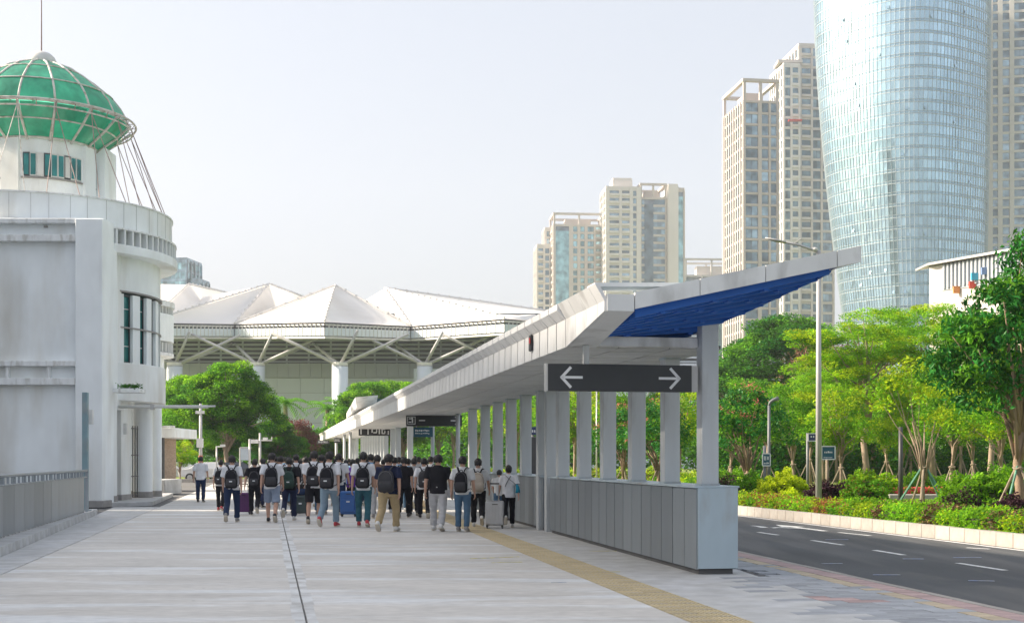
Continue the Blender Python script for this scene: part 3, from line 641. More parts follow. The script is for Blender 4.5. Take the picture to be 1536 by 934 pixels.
for k in range(NR):
    a0, a1 = 2 * math.pi * k / NR + R(6), 2 * math.pi * (k + 1) / NR + R(6)
    for i in range(3):
        q = MB(); pr = [dome_r(lev[i] + (lev[i + 1] - lev[i]) * j / 4) for j in range(5)]
        pr = [(r, z) for r, z in pr]; q.lathe(pr, BC, 3, a0 + .012, a1 - .012); o = obj('pane', q, M['dome_glass'], dome, smooth=True, fix=False)
    for (r0, z0), (r1, z1) in (((3.14, 14.34), (2.76, 13.88)), ((2.74, 13.86), (2.06, 13.36))):
        q = MB(); q.lathe([(r0, z0), (r1, z1)], BC, 3, a0 + .012, a1 - .012); obj('pane', q, M['dome_glass'], dome, fix=False)
    pts = [(BC.x + r * math.cos(a0), BC.y + r * math.sin(a0), z) for r, z in [dome_r(t / 10) for t in range(11)]]
    q = MB(); q.tube(pts, .045, 6); obj('rib', q, M['rib_white'], dome, smooth=True)
    q = MB(); q.tube([(BC.x + r * math.cos(a0), BC.y + r * math.sin(a0), z) for r, z in ((3.3, 14.34), (2.76, 13.84), (2.0, 13.27))], .05, 6); obj('lower_rib', q, M['rib_white'], dome, smooth=True)
for r, z, t in ((3.44, 14.38, .042), (3.32, 14.16, .03), (3.18, 14.40, .04)) + tuple((dome_r(l)[0] + .02, dome_r(l)[1], .03) for l in (.35, .7)) + ((2.76, 13.86, .03), (2.06, 13.34, .045)):
    q = MB(); q.tube([(BC.x + r * math.cos(2 * math.pi * j / 64), BC.y + r * math.sin(2 * math.pi * j / 64), z) for j in range(65)], t, 6, cap=False); obj('ring', q, M['rib_white'], dome, smooth=True)
for k in range(32):
    a = 2 * math.pi * k / 32 + R(6); q = MB(); q.tube([(BC.x + 3.18 * math.cos(a), BC.y + 3.18 * math.sin(a), 14.40), (BC.x + 3.44 * math.cos(a), BC.y + 3.44 * math.sin(a), 14.38), (BC.x + 3.32 * math.cos(a), BC.y + 3.32 * math.sin(a), 14.16)], .018, 5); obj('bracket', q, M['rust_rod'], dome)
q = MB(); q.lathe([(0.0, 17.06), (.16, 17.04), (.34, 16.97), (.48, 16.85), (.55, 16.7), (.56, 16.58), (.5, 16.48)], BC, 24); obj('finial', q, M['frame_white'], dome, smooth=True)
q = MB(); q.tube([(BC.x, BC.y, 17.0), (BC.x, BC.y, 20.6)], [.03, .012], 6); obj('lightning_rod', q, M['rust_rod'], dome)
for k in range(16):                                                                    # stay rods from the ring to the parapet, in crossing pairs
    a = 2 * math.pi * k / 16 + R(6)
    for da in (-.11, .13):
        q = MB(); q.tube([(BC.x + 3.32 * math.cos(a), BC.y + 3.32 * math.sin(a), 14.16), (BC.x + 4.62 * math.cos(a + da), BC.y + 4.62 * math.sin(a + da), 10.83)], .016, 5); obj('stay_rod', q, M['rust_rod'] if math.cos(a) > .3 else M['rib_white'], dome)

# rear rounded block with finned balconies and small canopy behind
B2 = Vector((X(190, 62), 62, 0)); rb = thing('rear_block', (B2.x, B2.y, 0), 'rounded white rear block with two finned balcony bands beside rotunda', 'building')
def ring2(name, r0, r1, z0, z1, m): q = MB(); q.lathe([(r0, z0), (r1, z0), (r1, z1), (r0, z1)], B2, 48, closed=True); return obj(name, q, m, rb)
ring2('wall', 1.5, 1.75, 4.4, 9.2, WW); ring2('balcony', 1.7, 2.2, 7.3, 8.6, WW); ring2('balcony', 1.7, 2.2, 6.6, 6.75, WL_); ring2('balcony_rim', 1.7, 2.25, 8.95, 9.2, WL_)
q = MB(); q.lathe([(0, 9.2), (2.1, 9.25)], B2, 40); obj('roof', q, WL_, rb)
fm2 = MB(); fm2.box((2.0, 0, 0), (.35, .05, .5)); fm2 = fm2.mesh('fin'); fm2.materials.append(WW)
for k in range(26):
    for z in (7.0, 8.78): inst('fin', fm2, (B2.x, B2.y, z), R(-80 + k * 7), rb, scale=(1, 1, .9 if z < 8 else .6))
kio = thing('gatehouse', (X(225, 66), 66, 0), 'low brick gatehouse with white slab roof behind the rotunda columns', 'building')
M['brick_tan'] = mat('brick_tan', (.36, .27, .20), .85, var=.2, scale=3, stretch=(1, 1, 6))
q = MB(); q.box((X(218, 67), 68, 1.4), (1.9, 3, 2.8)); obj('wall', q, M['brick_tan'], kio)
q = MB(); q.box((X(226, 66), 67.5, 3.0), (2.9, 4.6, .5)); obj('roof', q, WW, kio, bevel=.03)
t_ = MB()
for k in range(9): t_.box((X(226, 66) - 1.4 + k * .34, 65.15, 3.3), (.3, .1, .12))
obj('roof_tiles', t_, WL_, kio)
q = MB(); q.box((X(243, 65.6), 65.6, 1.4), (.22, .22, 2.8)); obj('post', q, M['dark_metal'], kio)
pl = thing('planter', (X(246, 61), 61, 0), 'low concrete planter box with slatted side near the gatehouse', 'planter')
q = MB(); q.box((X(243, 61), 61, .35), (1.1, 3.0, .7)); obj('box', q, M['concrete2'], pl, bevel=.02)
sl_ = MB(); sl_.box((0, 0, 0), (.06, .05, .55)); sl_ = sl_.mesh('slat'); sl_.materials.append(M['pole_grey'])
for k in range(8): inst('slat', sl_, (X(243, 61) - .5 + k * .14, 59.47, .38), 0, pl)

# steel panel railing on the left kerb
RLX = lambda d: wl(d, -.203, 23.7, -9.45)
rl = thing('railing', (RLX(28), 28, .15), 'steel panel railing with tubular handrail on the left kerb', 'railing')
ra = math.atan(.203); pmh = MB(); pmh.box((0, 0, .66), (.03, 1.175, .95)); pmh = pmh.mesh('panel'); pmh.materials.append(M['steel_panel'])
pr_ = MB(); pr_.tube([(0, 0, 1.12), (0, 0, 1.30)], .025, 8); pr_ = pr_.mesh('stub_post'); pr_.materials.append(M['steel_panel'])
ft = MB(); ft.box((0, 0, .165), (.06, .05, .06)); ft = ft.mesh('foot'); ft.materials.append(M['pole_grey'])
d = 14.0; k = 0
while d < 35.6:
    inst('panel', pmh, (RLX(d), d, 0), ra + rnd.uniform(-.004, .004), rl); 
    for j in (-.45, 0, .45): inst('stub_post', pr_, (RLX(d + j), d + j, 0), 0, rl); inst('foot', ft, (RLX(d + j), d + j, 0), ra, rl)
    d += 1.16
q = MB(); q.tube([(RLX(13.5), 13.5, 1.31), (RLX(36.1), 36.1, 1.31)], .035, 10); q.tube([(RLX(13.5), 13.5, 1.13), (RLX(36.1), 36.1, 1.13)], .022, 8); obj('handrail', q, M['steel_panel'], rl, smooth=True)
q = MB(); q.box((RLX(36.1), 36.1, .75), (.08, .08, 1.2), ra); obj('end_post', q, M['steel_panel'], rl)
tp = thing('steel_post', (X(128, 36.9), 36.9, .15), 'tall square blue grey steel post at the end of the railing', 'post')
q = MB(); q.box((X(128, 36.9), 36.9, 1.85), (.15, .15, 3.4)); obj('shaft', q, M['teal_post'], tp, bevel=.01)
q = MB(); q.box((X(128, 36.9), 36.9, .17), (.26, .26, .03)); obj('base_plate', q, M['teal_post'], tp)
q = MB(); q.box((X(136, 37), 37.0, 2.85), (.14, .1, .42)); obj('lamp_box', q, M['frame_white'], tp, bevel=.01)
hb = thing('height_bar', (X(186, 46), 46, 3.4), 'white horizontal height limit bar sticking out from rotunda entrance', 'barrier')
q = MB(); q.tube([(X(178, 46), 46, 3.52), (X(312, 46), 46, 3.52)], .06, 10); obj('bar', q, M['frame_white'], hb, smooth=True)
q = MB(); q.tube([(X(312, 46), 46, 3.53), (X(323, 46), 46, 3.54)], .035, 8); obj('tip', q, M['frame_white'], hb)
q = MB(); q.box((X(229, 46), 46, 3.5), (.12, .18, .2)); obj('clamp', q, M['pole_grey'], hb)

# ================================================================== STADIUM
M['fabric'] = mat('fabric', (.84, .82, .79), .6, var=.03, scale=.05, c2=(.74, .71, .67), c2amt=.25, c2scale=.06, c2stretch=(1, 1, 3), trans=.12)
M['louvre'] = mat('louvre', (.40, .44, .49), .6, var=.12, scale=.2)
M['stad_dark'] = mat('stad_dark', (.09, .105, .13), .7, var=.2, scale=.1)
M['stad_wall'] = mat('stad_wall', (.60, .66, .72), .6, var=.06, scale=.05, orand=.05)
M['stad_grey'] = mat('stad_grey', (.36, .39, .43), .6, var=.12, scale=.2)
M['strut'] = mat('strut', (.42, .42, .43), .55, var=.08, scale=.1)  # truss grey darkened to carry the shade under the roof
M['truss'] = mat('truss', (.62, .61, .60), .55, var=.08, scale=.1)
st = thing('stadium', P(520, 690, 235) * 1.0, 'large stadium with white folded tent roof on branching columns', 'stadium')
st.location.z = 0
E = [P(70, 486, 240), P(222, 484, 214), P(352, 486, 230), P(487, 483, 208), P(616, 489, 230), P(757, 478, 210), P(880, 486, 236)]
K = {'k0': P(284, 427, 262), 'k1': P(404, 427, 250), 'k2': P(503, 429, 236), 'k3': P(577, 433, 246), 'k4': P(826, 468, 262), 'km': P(130, 424, 270)}
def mem(name, pts, sub=10, sag=1.2):
    a, b, c = [Vector(p) for p in pts]; q = MB(); idx = {}
    for i in range(sub + 1):
        for j in range(sub + 1 - i):
            u, v = i / sub, j / sub; ww = 1 - u - v; p = a * ww + b * u + c * v; p.z -= sag * 27 * u * v * ww; idx[i, j] = len(q.v); q.v.append(tuple(p))
    for i in range(sub):
        for j in range(sub - i):
            q.f.append((idx[i, j], idx[i + 1, j], idx[i, j + 1])); q.m.append(0)
            if j < sub - i - 1: q.f.append((idx[i + 1, j], idx[i + 1, j + 1], idx[i, j + 1])); q.m.append(0)
    return obj(name, q, M['fabric'], st, smooth=True)
bk = lambda p, dy, dz: Vector((p.x, p.y + dy, p.z + dz))
tri = [(E[0], E[1], K['km']), (E[1], E[2], K['k1']), (E[1], K['k1'], P(250, 455, 275)), (E[2], E[3], K['k2']), (E[3], E[4], K['k2']), (E[2], K['k1'], P(470, 452, 285)), (E[2], K['k2'], P(430, 470, 290)),
       (E[4], K['k3'], P(545, 452, 280)), (E[4], E[5], K['k3']), (E[5], K['k4'], K['k3']), (E[5], E[6], K['k4']), (E[4], K['k2'], P(560, 470, 280)), (E[1], K['k0'], P(360, 445, 295)), (E[1], K['km'], K['k0'])]
for t in tri: mem('roof_membrane', t)
bkq = MB(); bkq.quad(P(60, 500, 300), P(60, 470, 300), P(880, 470, 300), P(880, 500, 300)); obj('rear_roof', bkq, M['fabric'], st)
def cable(a, b, beads=True):
    q = MB(); q.tube([a, b], .16, 5)
    if beads:
        n = int((b - a).length / 2.2)
        for i in range(1, n): c = a.lerp(b, i / n); q.box((c.x, c.y, c.z + .1), (.34, .34, .34))
    obj('ridge_cable', q, M['truss'], st)
for a, b in ((E[1], K['k1']), (E[2], K['k2']), (E[4], K['k2']), (E[3], K['k2']), (E[4], K['k3']), (E[5], K['k3']), (K['k3'], K['k4']), (E[2], K['k1']), (K['k1'], P(470, 452, 285)), (E[1], K['k0']), (K['k0'], P(360, 445, 295))): cable(a + Vector((0, -.2, .2)), b + Vector((0, -.2, .2)))
# eave ring truss
for i in range(len(E) - 1):
    a, b = E[i], E[i + 1]; 
    for dz, hh, m, off in ((-.35, .25, 'truss', .3), (-1.5, 1.3, 'stad_wall', 0), (-2.45, .3, 'truss', .3)):
        q = MB(); o_ = Vector((0, off, 0)); z0 = Vector((0, 0, dz - hh / 2)); z1 = Vector((0, 0, dz + hh / 2)); y = Vector((0, .8, 0))
        q.hexa([a + z0 + o_, b + z0 + o_, b + z0 + o_ + y, a + z0 + o_ + y, a + z1 + o_, b + z1 + o_, b + z1 + o_ + y, a + z1 + o_ + y]); ev = obj('eave_beam', q, M[m], st)
    n = 22; q = MB()
    for k in range(n + 1): c = a.lerp(b, k / n); q.box((c.x, c.y + .1, c.z - .6), (.16, .3, .7)); q.box((c.x, c.y - .04, c.z - 1.5), (.10, .1, 1.28))
    tag(obj('eave_posts', q, M['truss'], st), kind='stuff')
    q = MB(); cpt = (a + b) / 2; back = Vector((cpt.x * 1.08, cpt.y + 34, 0))
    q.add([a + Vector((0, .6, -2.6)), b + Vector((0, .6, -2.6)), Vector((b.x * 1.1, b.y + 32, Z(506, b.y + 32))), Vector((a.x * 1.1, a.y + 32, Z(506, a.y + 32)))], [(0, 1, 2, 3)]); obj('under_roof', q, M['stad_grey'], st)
# bowl: louvred drum, grey band, white panel base
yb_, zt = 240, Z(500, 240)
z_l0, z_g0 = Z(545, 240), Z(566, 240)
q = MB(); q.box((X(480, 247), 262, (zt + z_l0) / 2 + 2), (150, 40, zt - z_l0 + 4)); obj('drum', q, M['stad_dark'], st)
lv = MB(); lv.box((0, 0, 0), (148, .5, .34)); lv = lv.mesh('louvre'); lv.materials.append(M['louvre'])
for k in range(7): inst('louvre', lv, (X(480, 247), 241.0, z_l0 + .4 + k * (zt - z_l0) / 7), 0, st)
q = MB()
for k in range(24): q.box((X(100 + k * 33, 241), 241.2, (zt + z_l0) / 2), (.3, .5, zt - z_l0))
tag(obj('louvre_mullions', q, M['louvre'], st), kind='stuff')
gp = MB(); gp.box((0, 0, 0), (2.0, .4, z_l0 - z_g0)); gp = gp.mesh('band_panel'); gp.materials.append(M['stad_grey'])
for k in range(72): inst('band_panel', gp, (X(80, 240) + k * 2.05, 239.8, (z_l0 + z_g0) / 2), 0, st)
wp_ = MB(); wp_.box((0, 0, 0), (4.35, .4, 2.75)); wp_ = wp_.mesh('wall_panel'); wp_.materials.append(M['stad_wall'])
for k in range(34):
    for j in range(6): inst('wall_panel', wp_, (X(80, 240) + k * 4.4, 240.4, z_g0 - 1.45 - j * 2.8), 0, st)
q = MB(); q.box((X(480, 247), 262, z_g0 / 2), (148, 42, z_g0)); obj('plinth_block', q, M['stad_dark'], st)
for px, d in ((262, 222), (386, 222), (510, 214), (637, 222), (760, 222), (140, 222)):
    zc = Z(548, d); q = MB(); q.tube([(X(px, d), d, 0), (X(px, d), d, zc)], 1.35, 16); co = obj('column', q, M['stad_wall'], st, smooth=True)
    q = MB(); q.tube([(X(px, d), d, zc - .2), (X(px, d), d, zc + .5)], 1.35, 16); obj('column_cap', q, M['truss'], co)
    for dx, dy, dz in ((-10, -2, 8.2), (-5.5, 10, 7.2), (3.0, -3, 8.6), (10.5, -1, 8.0), (7, 10, 7.2)):
        q = MB(); q.tube([(X(px, d), d, zc), (X(px, d) + dx * 1.1, d + dy, zc + dz * .64)], [.30, .22], 8); obj('strut', q, M['strut'], st, smooth=True)

# ================================================================== SKYLINE
M['tower_beige'] = mat('tower_beige', (.53, .485, .46), .8, var=.06, scale=.05)
M['tower_cream'] = mat('tower_cream', (.62, .59, .565), .8, var=.06, scale=.05)
M['tower_grey'] = mat('tower_grey', (.50, .455, .435), .8, var=.06, scale=.05)
def wglass(name, c, met=.55):
    m = mat(name, c, .12, metal=met, var=.5, scale=.45, irand=.45, spec=.8); return m
M['win_blue'] = wglass('win_blue', (.20, .28, .33)); M['win_grey'] = wglass('win_grey', (.16, .19, .22)); M['win_aqua'] = wglass('win_aqua', (.25, .42, .46))
def apartment(name, label, px, d, rz, blocks, fh=3.1):
    """blocks: dict(x,y offset from corner origin, w, dp, h, mats, piers list per face)"""
    root = thing(name, (X(px, d), d, 0), label, 'tower block'); ca, sa = math.cos(rz), math.sin(rz)
    ox, oy = X(px, d), d
    def T(x, y, z): return Vector((ox + x * ca - y * sa, oy + x * sa + y * ca, z))
    for bl in blocks:
        x0, y0, w_, dp, h = bl['x'], bl['y'], bl['w'], bl['dp'], bl['h']; wm, gm = M[bl.get('wall', 'tower_beige')], M[bl.get('glass', 'win_blue')]
        def bx(mb, xa, xb, ya, yb, za, zb): mb.hexa([T(xa, ya, za), T(xb, ya, za), T(xb, yb, za), T(xa, yb, za), T(xa, ya, zb), T(xb, ya, zb), T(xb, yb, zb), T(xa, yb, zb)])
        q = MB(); bx(q, x0 + .3, x0 + w_ - .3, y0 + .3, y0 + dp - .3, 0, h - .5); obj('core', q, M['win_grey'], root)
        nf = int(h / fh); sp = MB(); gl = MB(); pr = MB()
        sb = bl.get('band', 1.0)
        for k in range(nf + 1): z = h - k * fh; bx(sp, x0 + .04, x0 + w_ - .04, y0 + .04, y0 + dp - .04, z - sb, z)
        r2 = random.Random(hash(name) % 97 + int(w_ * 10))
        for face, L in (('f', w_), ('l', dp), ('r', dp)):
            cuts = bl.get('front' if face == 'f' else 'side')
            for (u0, u1, kind) in cuts:
                u0 *= L; u1 *= L
                def fb(mb, a, b, o0, o1, za, zb):
                    if face == 'f': bx(mb, x0 + a, x0 + b, y0 + o0, y0 + o1, za, zb)
                    elif face == 'l': bx(mb, x0 + o0, x0 + o1, y0 + a, y0 + b, za, zb)
                    else: bx(mb, x0 + w_ - o1, x0 + w_ - o0, y0 + a, y0 + b, za, zb)
                if kind == 'p': fb(pr, u0, u1, -.25, .6, 0, h + .01)                   # pier / blank wall
                elif kind == 'g': fb(gl, u0, u1, -.02, .5, 0, h - 3)                  # continuous glazing
                elif kind == 'b':                                                     # balcony bay
                    for k in range(nf):
                        z = h - k * fh; fb(sp, u0, u1, -.55, .3, z - fh - .02, z - fh + .95)
                        fb(gl, u0 + .1, u1 - .1, .12, .3, z - fh + 1, z - sb - .1)
                else:
                    nw = max(1, int(round((u1 - u0) / bl.get('ww', 1.6))))
                    for k in range(nf):
                        z = h - k * fh
                        for j in range(nw):
                            a = u0 + (u1 - u0) * j / nw + .12; b = u0 + (u1 - u0) * (j + 1) / nw - .12
                            fb(gl, a, b, .14 + r2.uniform(0, .06), .3, z - fh + .06, z - sb - .06)
        tag(obj('spandrels', sp, wm, root), kind='stuff'); tag(obj('windows', gl, gm, root), kind='stuff')
        if pr.v: tag(obj('piers', pr, wm, root), kind='stuff')
        if bl.get('crown'):
            c = bl['crown']; q = MB()
            for a, b in ((0, .8), (w_ - .8, w_), (w_ * .5 - .4, w_ * .5 + .4)):
                for e, f in ((0, .8), (dp - .8, dp)): bx(q, x0 + a, x0 + b, y0 + e, y0 + f, h + .01, h + c - .9)
            for zz in (h + c - .9,):
                bx(q, x0 - .2, x0 + w_ + .2, y0 - .2, y0 + 1.0, zz, zz + .9); bx(q, x0 - .2, x0 + w_ + .2, y0 + dp - 1, y0 + dp + .2, zz, zz + .9)
                bx(q, x0 - .2, x0 + 1, y0 + 1.0, y0 + dp - 1, zz, zz + .9); bx(q, x0 + w_ - 1, x0 + w_ + .2, y0 + 1.0, y0 + dp - 1, zz, zz + .9)
            obj('crown_frame', q, wm, root)
            q = MB(); bx(q, x0 + w_ * .25, x0 + w_ * .75, y0 + dp * .3, y0 + dp * .7, h + .01, h + c * .6); obj('penthouse', q, wm, root)
        else:
            q = MB(); bx(q, x0, x0 + w_, y0, y0 + dp, h + .012, h + .9); obj('roof_parapet', q, wm, root)
    return root
def alt(n, pw=.22, kind='w'):      # n bays separated by piers
    out = []; 
    for i in range(n): a = i / n; out += [(a, a + pw / n, 'p'), (a + pw / n, (i + 1) / n, kind)]
    out.append((1 - .03, 1, 'p')); return out
apartment('apartment_tower', 'pinkish tower with gridded side wall and open roof frame left of glass tower', 1115, 380, R(8),
    [dict(x=0, y=0, w=10.8, dp=20, h=Z(150, 380), front=[(0, .06, 'p'), (.06, .42, 'w'), (.42, .52, 'p'), (.52, .72, 'w'), (.72, .78, 'p'), (.78, .97, 'w'), (.97, 1, 'p')], side=alt(9, .3), crown=6.4, band=.7, wall='tower_grey', ww=2.0)], 3.4)
DB = 525
apartment('apartment_tower', 'tall cream pink tower with stepped top and red awning beside glass tower', 1200, DB, R(6),
    [dict(x=-7.0, y=0, w=7.0, dp=18, h=Z(98, DB), front=[(0, .1, 'p'), (.1, .42, 'w'), (.42, .55, 'p'), (.55, .9, 'b'), (.9, 1, 'p')], side=alt(6, .3), wall='tower_cream', ww=1.3),
     dict(x=.06, y=1.8, w=15, dp=24, h=Z(66, DB), front=[(0, .08, 'p'), (.08, .34, 'b'), (.34, .4, 'p'), (.4, .62, 'w'), (.62, .68, 'p'), (.68, .95, 'w'), (.95, 1, 'p')], side=alt(6), wall='tower_beige')], 4.2)
aw = bpy.data.objects['apartment_tower.001']; q = MB(); q.box((X(1190, DB), DB - 3.2, Z(184, DB)), (5.4, 1.8, .6)); obj('red_awning', q, M['red'], aw)
q = MB(); q.box((X(1186, DB), DB + 5, Z(91, DB)), (10, 9, 1.1)); obj('flat_roof', q, M['tower_beige'], aw)
D1 = 560
apartment('apartment_tower', 'cream tower with slim low left wing and blue glazing over the stadium roof', 846, D1, R(5),
    [dict(x=-11.2, y=6, w=6, dp=14, h=Z(366, D1), front=[(0, .1, 'p'), (.1, .45, 'b'), (.45, .6, 'p'), (.6, .9, 'w'), (.9, 1, 'p')], side=alt(4), wall='tower_cream', glass='win_blue'),
     dict(x=-7.4, y=10, w=4.5, dp=10, h=Z(338, D1), front=[(0, .2, 'p'), (.2, .8, 'w'), (.8, 1, 'p')], side=alt(3), wall='tower_cream'),
     dict(x=-4.6, y=0, w=22.7, dp=15, h=Z(336, D1), front=[(0, .04, 'p'), (.04, .3, 'g'), (.3, .38, 'p'), (.38, .46, 'w'), (.46, .52, 'p'), (.52, .6, 'w'), (.6, .66, 'p'), (.66, .78, 'w'), (.78, .82, 'p'), (.82, .98, 'b'), (.98, 1, 'p')], side=alt(4, .3, 'b'), crown=5, wall='tower_beige', glass='win_aqua')], 3.2)
apartment('apartment_tower', 'taller cream tower with white stepped left half and teal glass strip', 945, D1 - 10, R(5),
    [dict(x=-10.4, y=0, w=15, dp=16, h=Z(290, D1), front=[(0, .1, 'p'), (.1, .38, 'b'), (.38, .46, 'p'), (.46, .68, 'b'), (.68, .78, 'p'), (.78, .88, 'w'), (.88, 1, 'p')], side=alt(4), wall='tower_cream', glass='win_blue'),
     dict(x=-6.5, y=5, w=8.2, dp=8, h=Z(274, D1), front=[(0, 1, 'p')], side=[(0, 1, 'p')], wall='tower_cream'),
     dict(x=5.0, y=3, w=11.5, dp=15, h=Z(300, D1), front=[(0, .16, 'w'), (.16, .5, 'g'), (.5, .95, 'w'), (.95, 1, 'p')], side=alt(4), crown=6, wall='tower_beige', glass='win_blue'),
     dict(x=17.0, y=1.5, w=4.2, dp=14, h=Z(284, D1), front=[(0, 1, 'p')], side=[(0, 1, 'p')], wall='tower_cream'),
     dict(x=21.3, y=3.5, w=3.2, dp=12, h=Z(288, D1), front=[(0, .8, 'g'), (.85, 1, 'p')], side=alt(3), wall='tower_beige', glass='win_aqua')], 3.2)
apartment('apartment_block', 'low pale block with roof frame between the two groups of towers', 1040, 620, R(3),
    [dict(x=-4, y=0, w=26, dp=14, h=Z(412, 620), front=[(0, .3, 'g'), (.3, .33, 'p'), (.33, 1, 'g')], side=alt(3), crown=8, wall='tower_cream', glass='win_aqua')], 3.6)
apartment('apartment_tower', 'tall beige tower with blue windows to the right of glass tower', 1490, 470, R(-12),
    [dict(x=-2, y=0, w=40, dp=18, h=176, front=[(0, .045, 'p'), (.045, .09, 'w'), (.09, .13, 'p'), (.13, .19, 'w'), (.19, .23, 'p'), (.23, .36, 'w'), (.36, .42, 'p'), (.42, .6, 'b'), (.6, .64, 'p'), (.64, .8, 'w'), (.8, 1, 'p')], side=alt(4), wall='tower_cream', glass='win_blue', band=.9)], 3.4)
apartment('office_block', 'distant blue grey glass office block above the stadium roof beside rotunda', 252, 520, R(-8),
    [dict(x=-14, y=0, w=22, dp=16, h=Z(390, 520), front=[(0, .03, 'p'), (.03, .45, 'g'), (.45, .47, 'p'), (.47, .97, 'w'), (.97, 1, 'p')], side=alt(4), wall='win_blue', glass='win_aqua'),
     dict(x=8.2, y=2, w=4, dp=12, h=Z(420, 520), front=[(0, .2, 'p'), (.2, 1, 'w')], side=alt(3), wall='win_blue', glass='win_blue')], 3.8)

# glass tower: waisted, softly square plan, individual panes between thin mullions
M['pane_glass'] = mat('pane_glass', (.40, .58, .68), .09, metal=.85, var=.15, scale=.035, irand=.15, c2=(.27, .45, .55), c2amt=.4, c2scale=.02)
M['spandrel_glass'] = mat('spandrel_glass', (.27, .42, .52), .2, metal=.7, var=.15, scale=.05, irand=.1)
M['mullion'] = mat('mullion', (.36, .42, .46), .5, metal=.2, var=.05)
gt_ = thing('glass_tower', (X(1352, 450), 450, 0), 'curved pale blue glass office tower leaning in at its waist', 'skyscraper')
gx, gy = X(1352, 450), 450.0; NP = 116; FH = 3.75; NF = 48; HT = NF * FH
def gprof(z):
    t = z / 150.0
    return (29.9 - 6.2 * (max(0., 163 - z) / 115) ** 1.5) * 1.04
gang = R(26)
def gpt(j, z, off=0.0):
    a = 2 * math.pi * j / NP; p = 3.0; ca, sa = math.cos(a), math.sin(a)
    r = gprof(z) * .885 / ((abs(ca) ** p + abs(sa) ** p) ** (1 / p)) * .97 + off
    tw_ = gang + R(10) * z / 150; a2 = a + tw_
    return Vector((gx + 4.4 * (max(0., 163 - z) / 115) ** 1.5 + r * math.cos(a2), gy + r * math.sin(a2) * .92, z))
pn, spn, mu = MB(), MB(), MB(); r3 = random.Random(11)
for k in range(NF):
    z0 = k * FH
    for j in range(NP):
        m0 = j + .04; m1 = j + .96
        tl = [r3.gauss(0, .022) for _ in range(4)]
        pn.quad(gpt(m0, z0 + .95, tl[0]), gpt(m1, z0 + .95, tl[1]), gpt(m1, z0 + FH - .1, tl[2]), gpt(m0, z0 + FH - .1, tl[3]))
        spn.quad(gpt(m0, z0 + .06, tl[0] * .4), gpt(m1, z0 + .06, tl[1] * .4), gpt(m1, z0 + .9, tl[2] * .4), gpt(m0, z0 + .9, tl[3] * .4))
        if r3.random() < .02:                                                          # a tilted-open vent light
            a, b, c, d_ = gpt(j + .2, z0 + 1.3, .5), gpt(j + .8, z0 + 1.3, .5), gpt(j + .8, z0 + 2.3, .08), gpt(j + .2, z0 + 2.3, .08); pn.quad(a, b, c, d_)
    mu.v_ = None
    for zz, e in ((z0, .10), (z0 + .92, .05)):
        ringp = [[gpt(j, zz + dz, o_) for j in range(NP)] for dz, o_ in ((-e, -.3), (-e, .12), (e, .12), (e, -.3))]
        base = len(mu.v)
        for rr in ringp: mu.v += [tuple(p) for p in rr]
        for s_ in range(3):
            for j in range(NP): j2 = (j + 1) % NP; mu.f.append((base + s_ * NP + j, base + s_ * NP + j2, base + (s_ + 1) * NP + j2, base + (s_ + 1) * NP + j)); mu.m.append(0)
for j in range(NP):
    for k in range(0, NF, 4):
        a0, a1 = k * FH, (k + 4) * FH; th = .05 if j % 29 else .16
        mu.add([gpt(j - th, a0, .02), gpt(j, a0, .22), gpt(j + th, a0, .02), gpt(j - th, a1, .02), gpt(j, a1, .22), gpt(j + th, a1, .02)], [(0, 1, 4, 3), (1, 2, 5, 4)])
tag(obj('panes', pn, M['pane_glass'], gt_, fix=False), kind='stuff'); tag(obj('spandrels', spn, M['spandrel_glass'], gt_, fix=False), kind='stuff'); tag(obj('mullions', mu, M['mullion'], gt_, fix=False), kind='stuff')
cr = MB()
for k in range(0, NF, 2):
    cr.add([gpt(j, k * FH, -.5) for j in range(NP)] + [gpt(j, (k + 2) * FH, -.5) for j in range(NP)], [(j, (j + 1) % NP, NP + (j + 1) % NP, NP + j) for j in range(NP)])
obj('core', cr, M['win_grey'], gt_, fix=False)
q = MB(); q.add([gpt(j, HT, -.4) for j in range(NP)], [tuple(range(NP))]); obj('roof', q, M['tower_grey'], gt_)
# white shopping block with louvre screen behind the verge trees
D2 = 112
mall = thing('mall_block', (X(1470, D2), D2, 0), 'white tiled low block with grey louvre screen behind the verge trees', 'building')
M['mall_tile'] = mat('mall_tile', (.58, .54, .51), .7, var=.06, scale=.8)
q = MB(); q.hexa([(X(1394, D2), D2, 0), (X(1680, D2), D2 - 22, 0), (X(1680, D2), D2 + 20, 0), (X(1400, D2 + 20), D2 + 20, 0), (X(1394, D2), D2, Z(400, D2)), (X(1680, D2), D2 - 22, Z(388, D2)), (X(1680, D2), D2 + 20, Z(388, D2)), (X(1400, D2 + 20), D2 + 20, Z(400, D2))]); obj('wall', q, M['mall_tile'], mall)
fx = lambda u: X(1394, D2) + (X(1680, D2) - X(1394, D2)) * u; fy = lambda u: D2 - 22 * u - .12
q = MB()
lm = MB(); lm.box((0, 0, 0), (.16, .14, 2.1)); lm = lm.mesh('louvre_blade'); lm.materials.append(M['stad_grey'])
for k in range(46): inst('louvre_blade', lm, (fx(.05 + k * .014), fy(.05 + k * .014) - .1, Z(418, D2) + k * .014 * 1.0), R(-50), mall)
q = MB(); q.hexa([(fx(.045), fy(.045), Z(438, D2)), (fx(.72), fy(.72), Z(436, D2)), (fx(.72), fy(.72) + .1, Z(436, D2)), (fx(.045), fy(.045) + .1, Z(438, D2)), (fx(.045), fy(.045), Z(402, D2)), (fx(.72), fy(.72), Z(390, D2)), (fx(.72), fy(.72) + .1, Z(390, D2)), (fx(.045), fy(.045) + .1, Z(402, D2))]); obj('screen_backing', q, M['louvre'], mall)
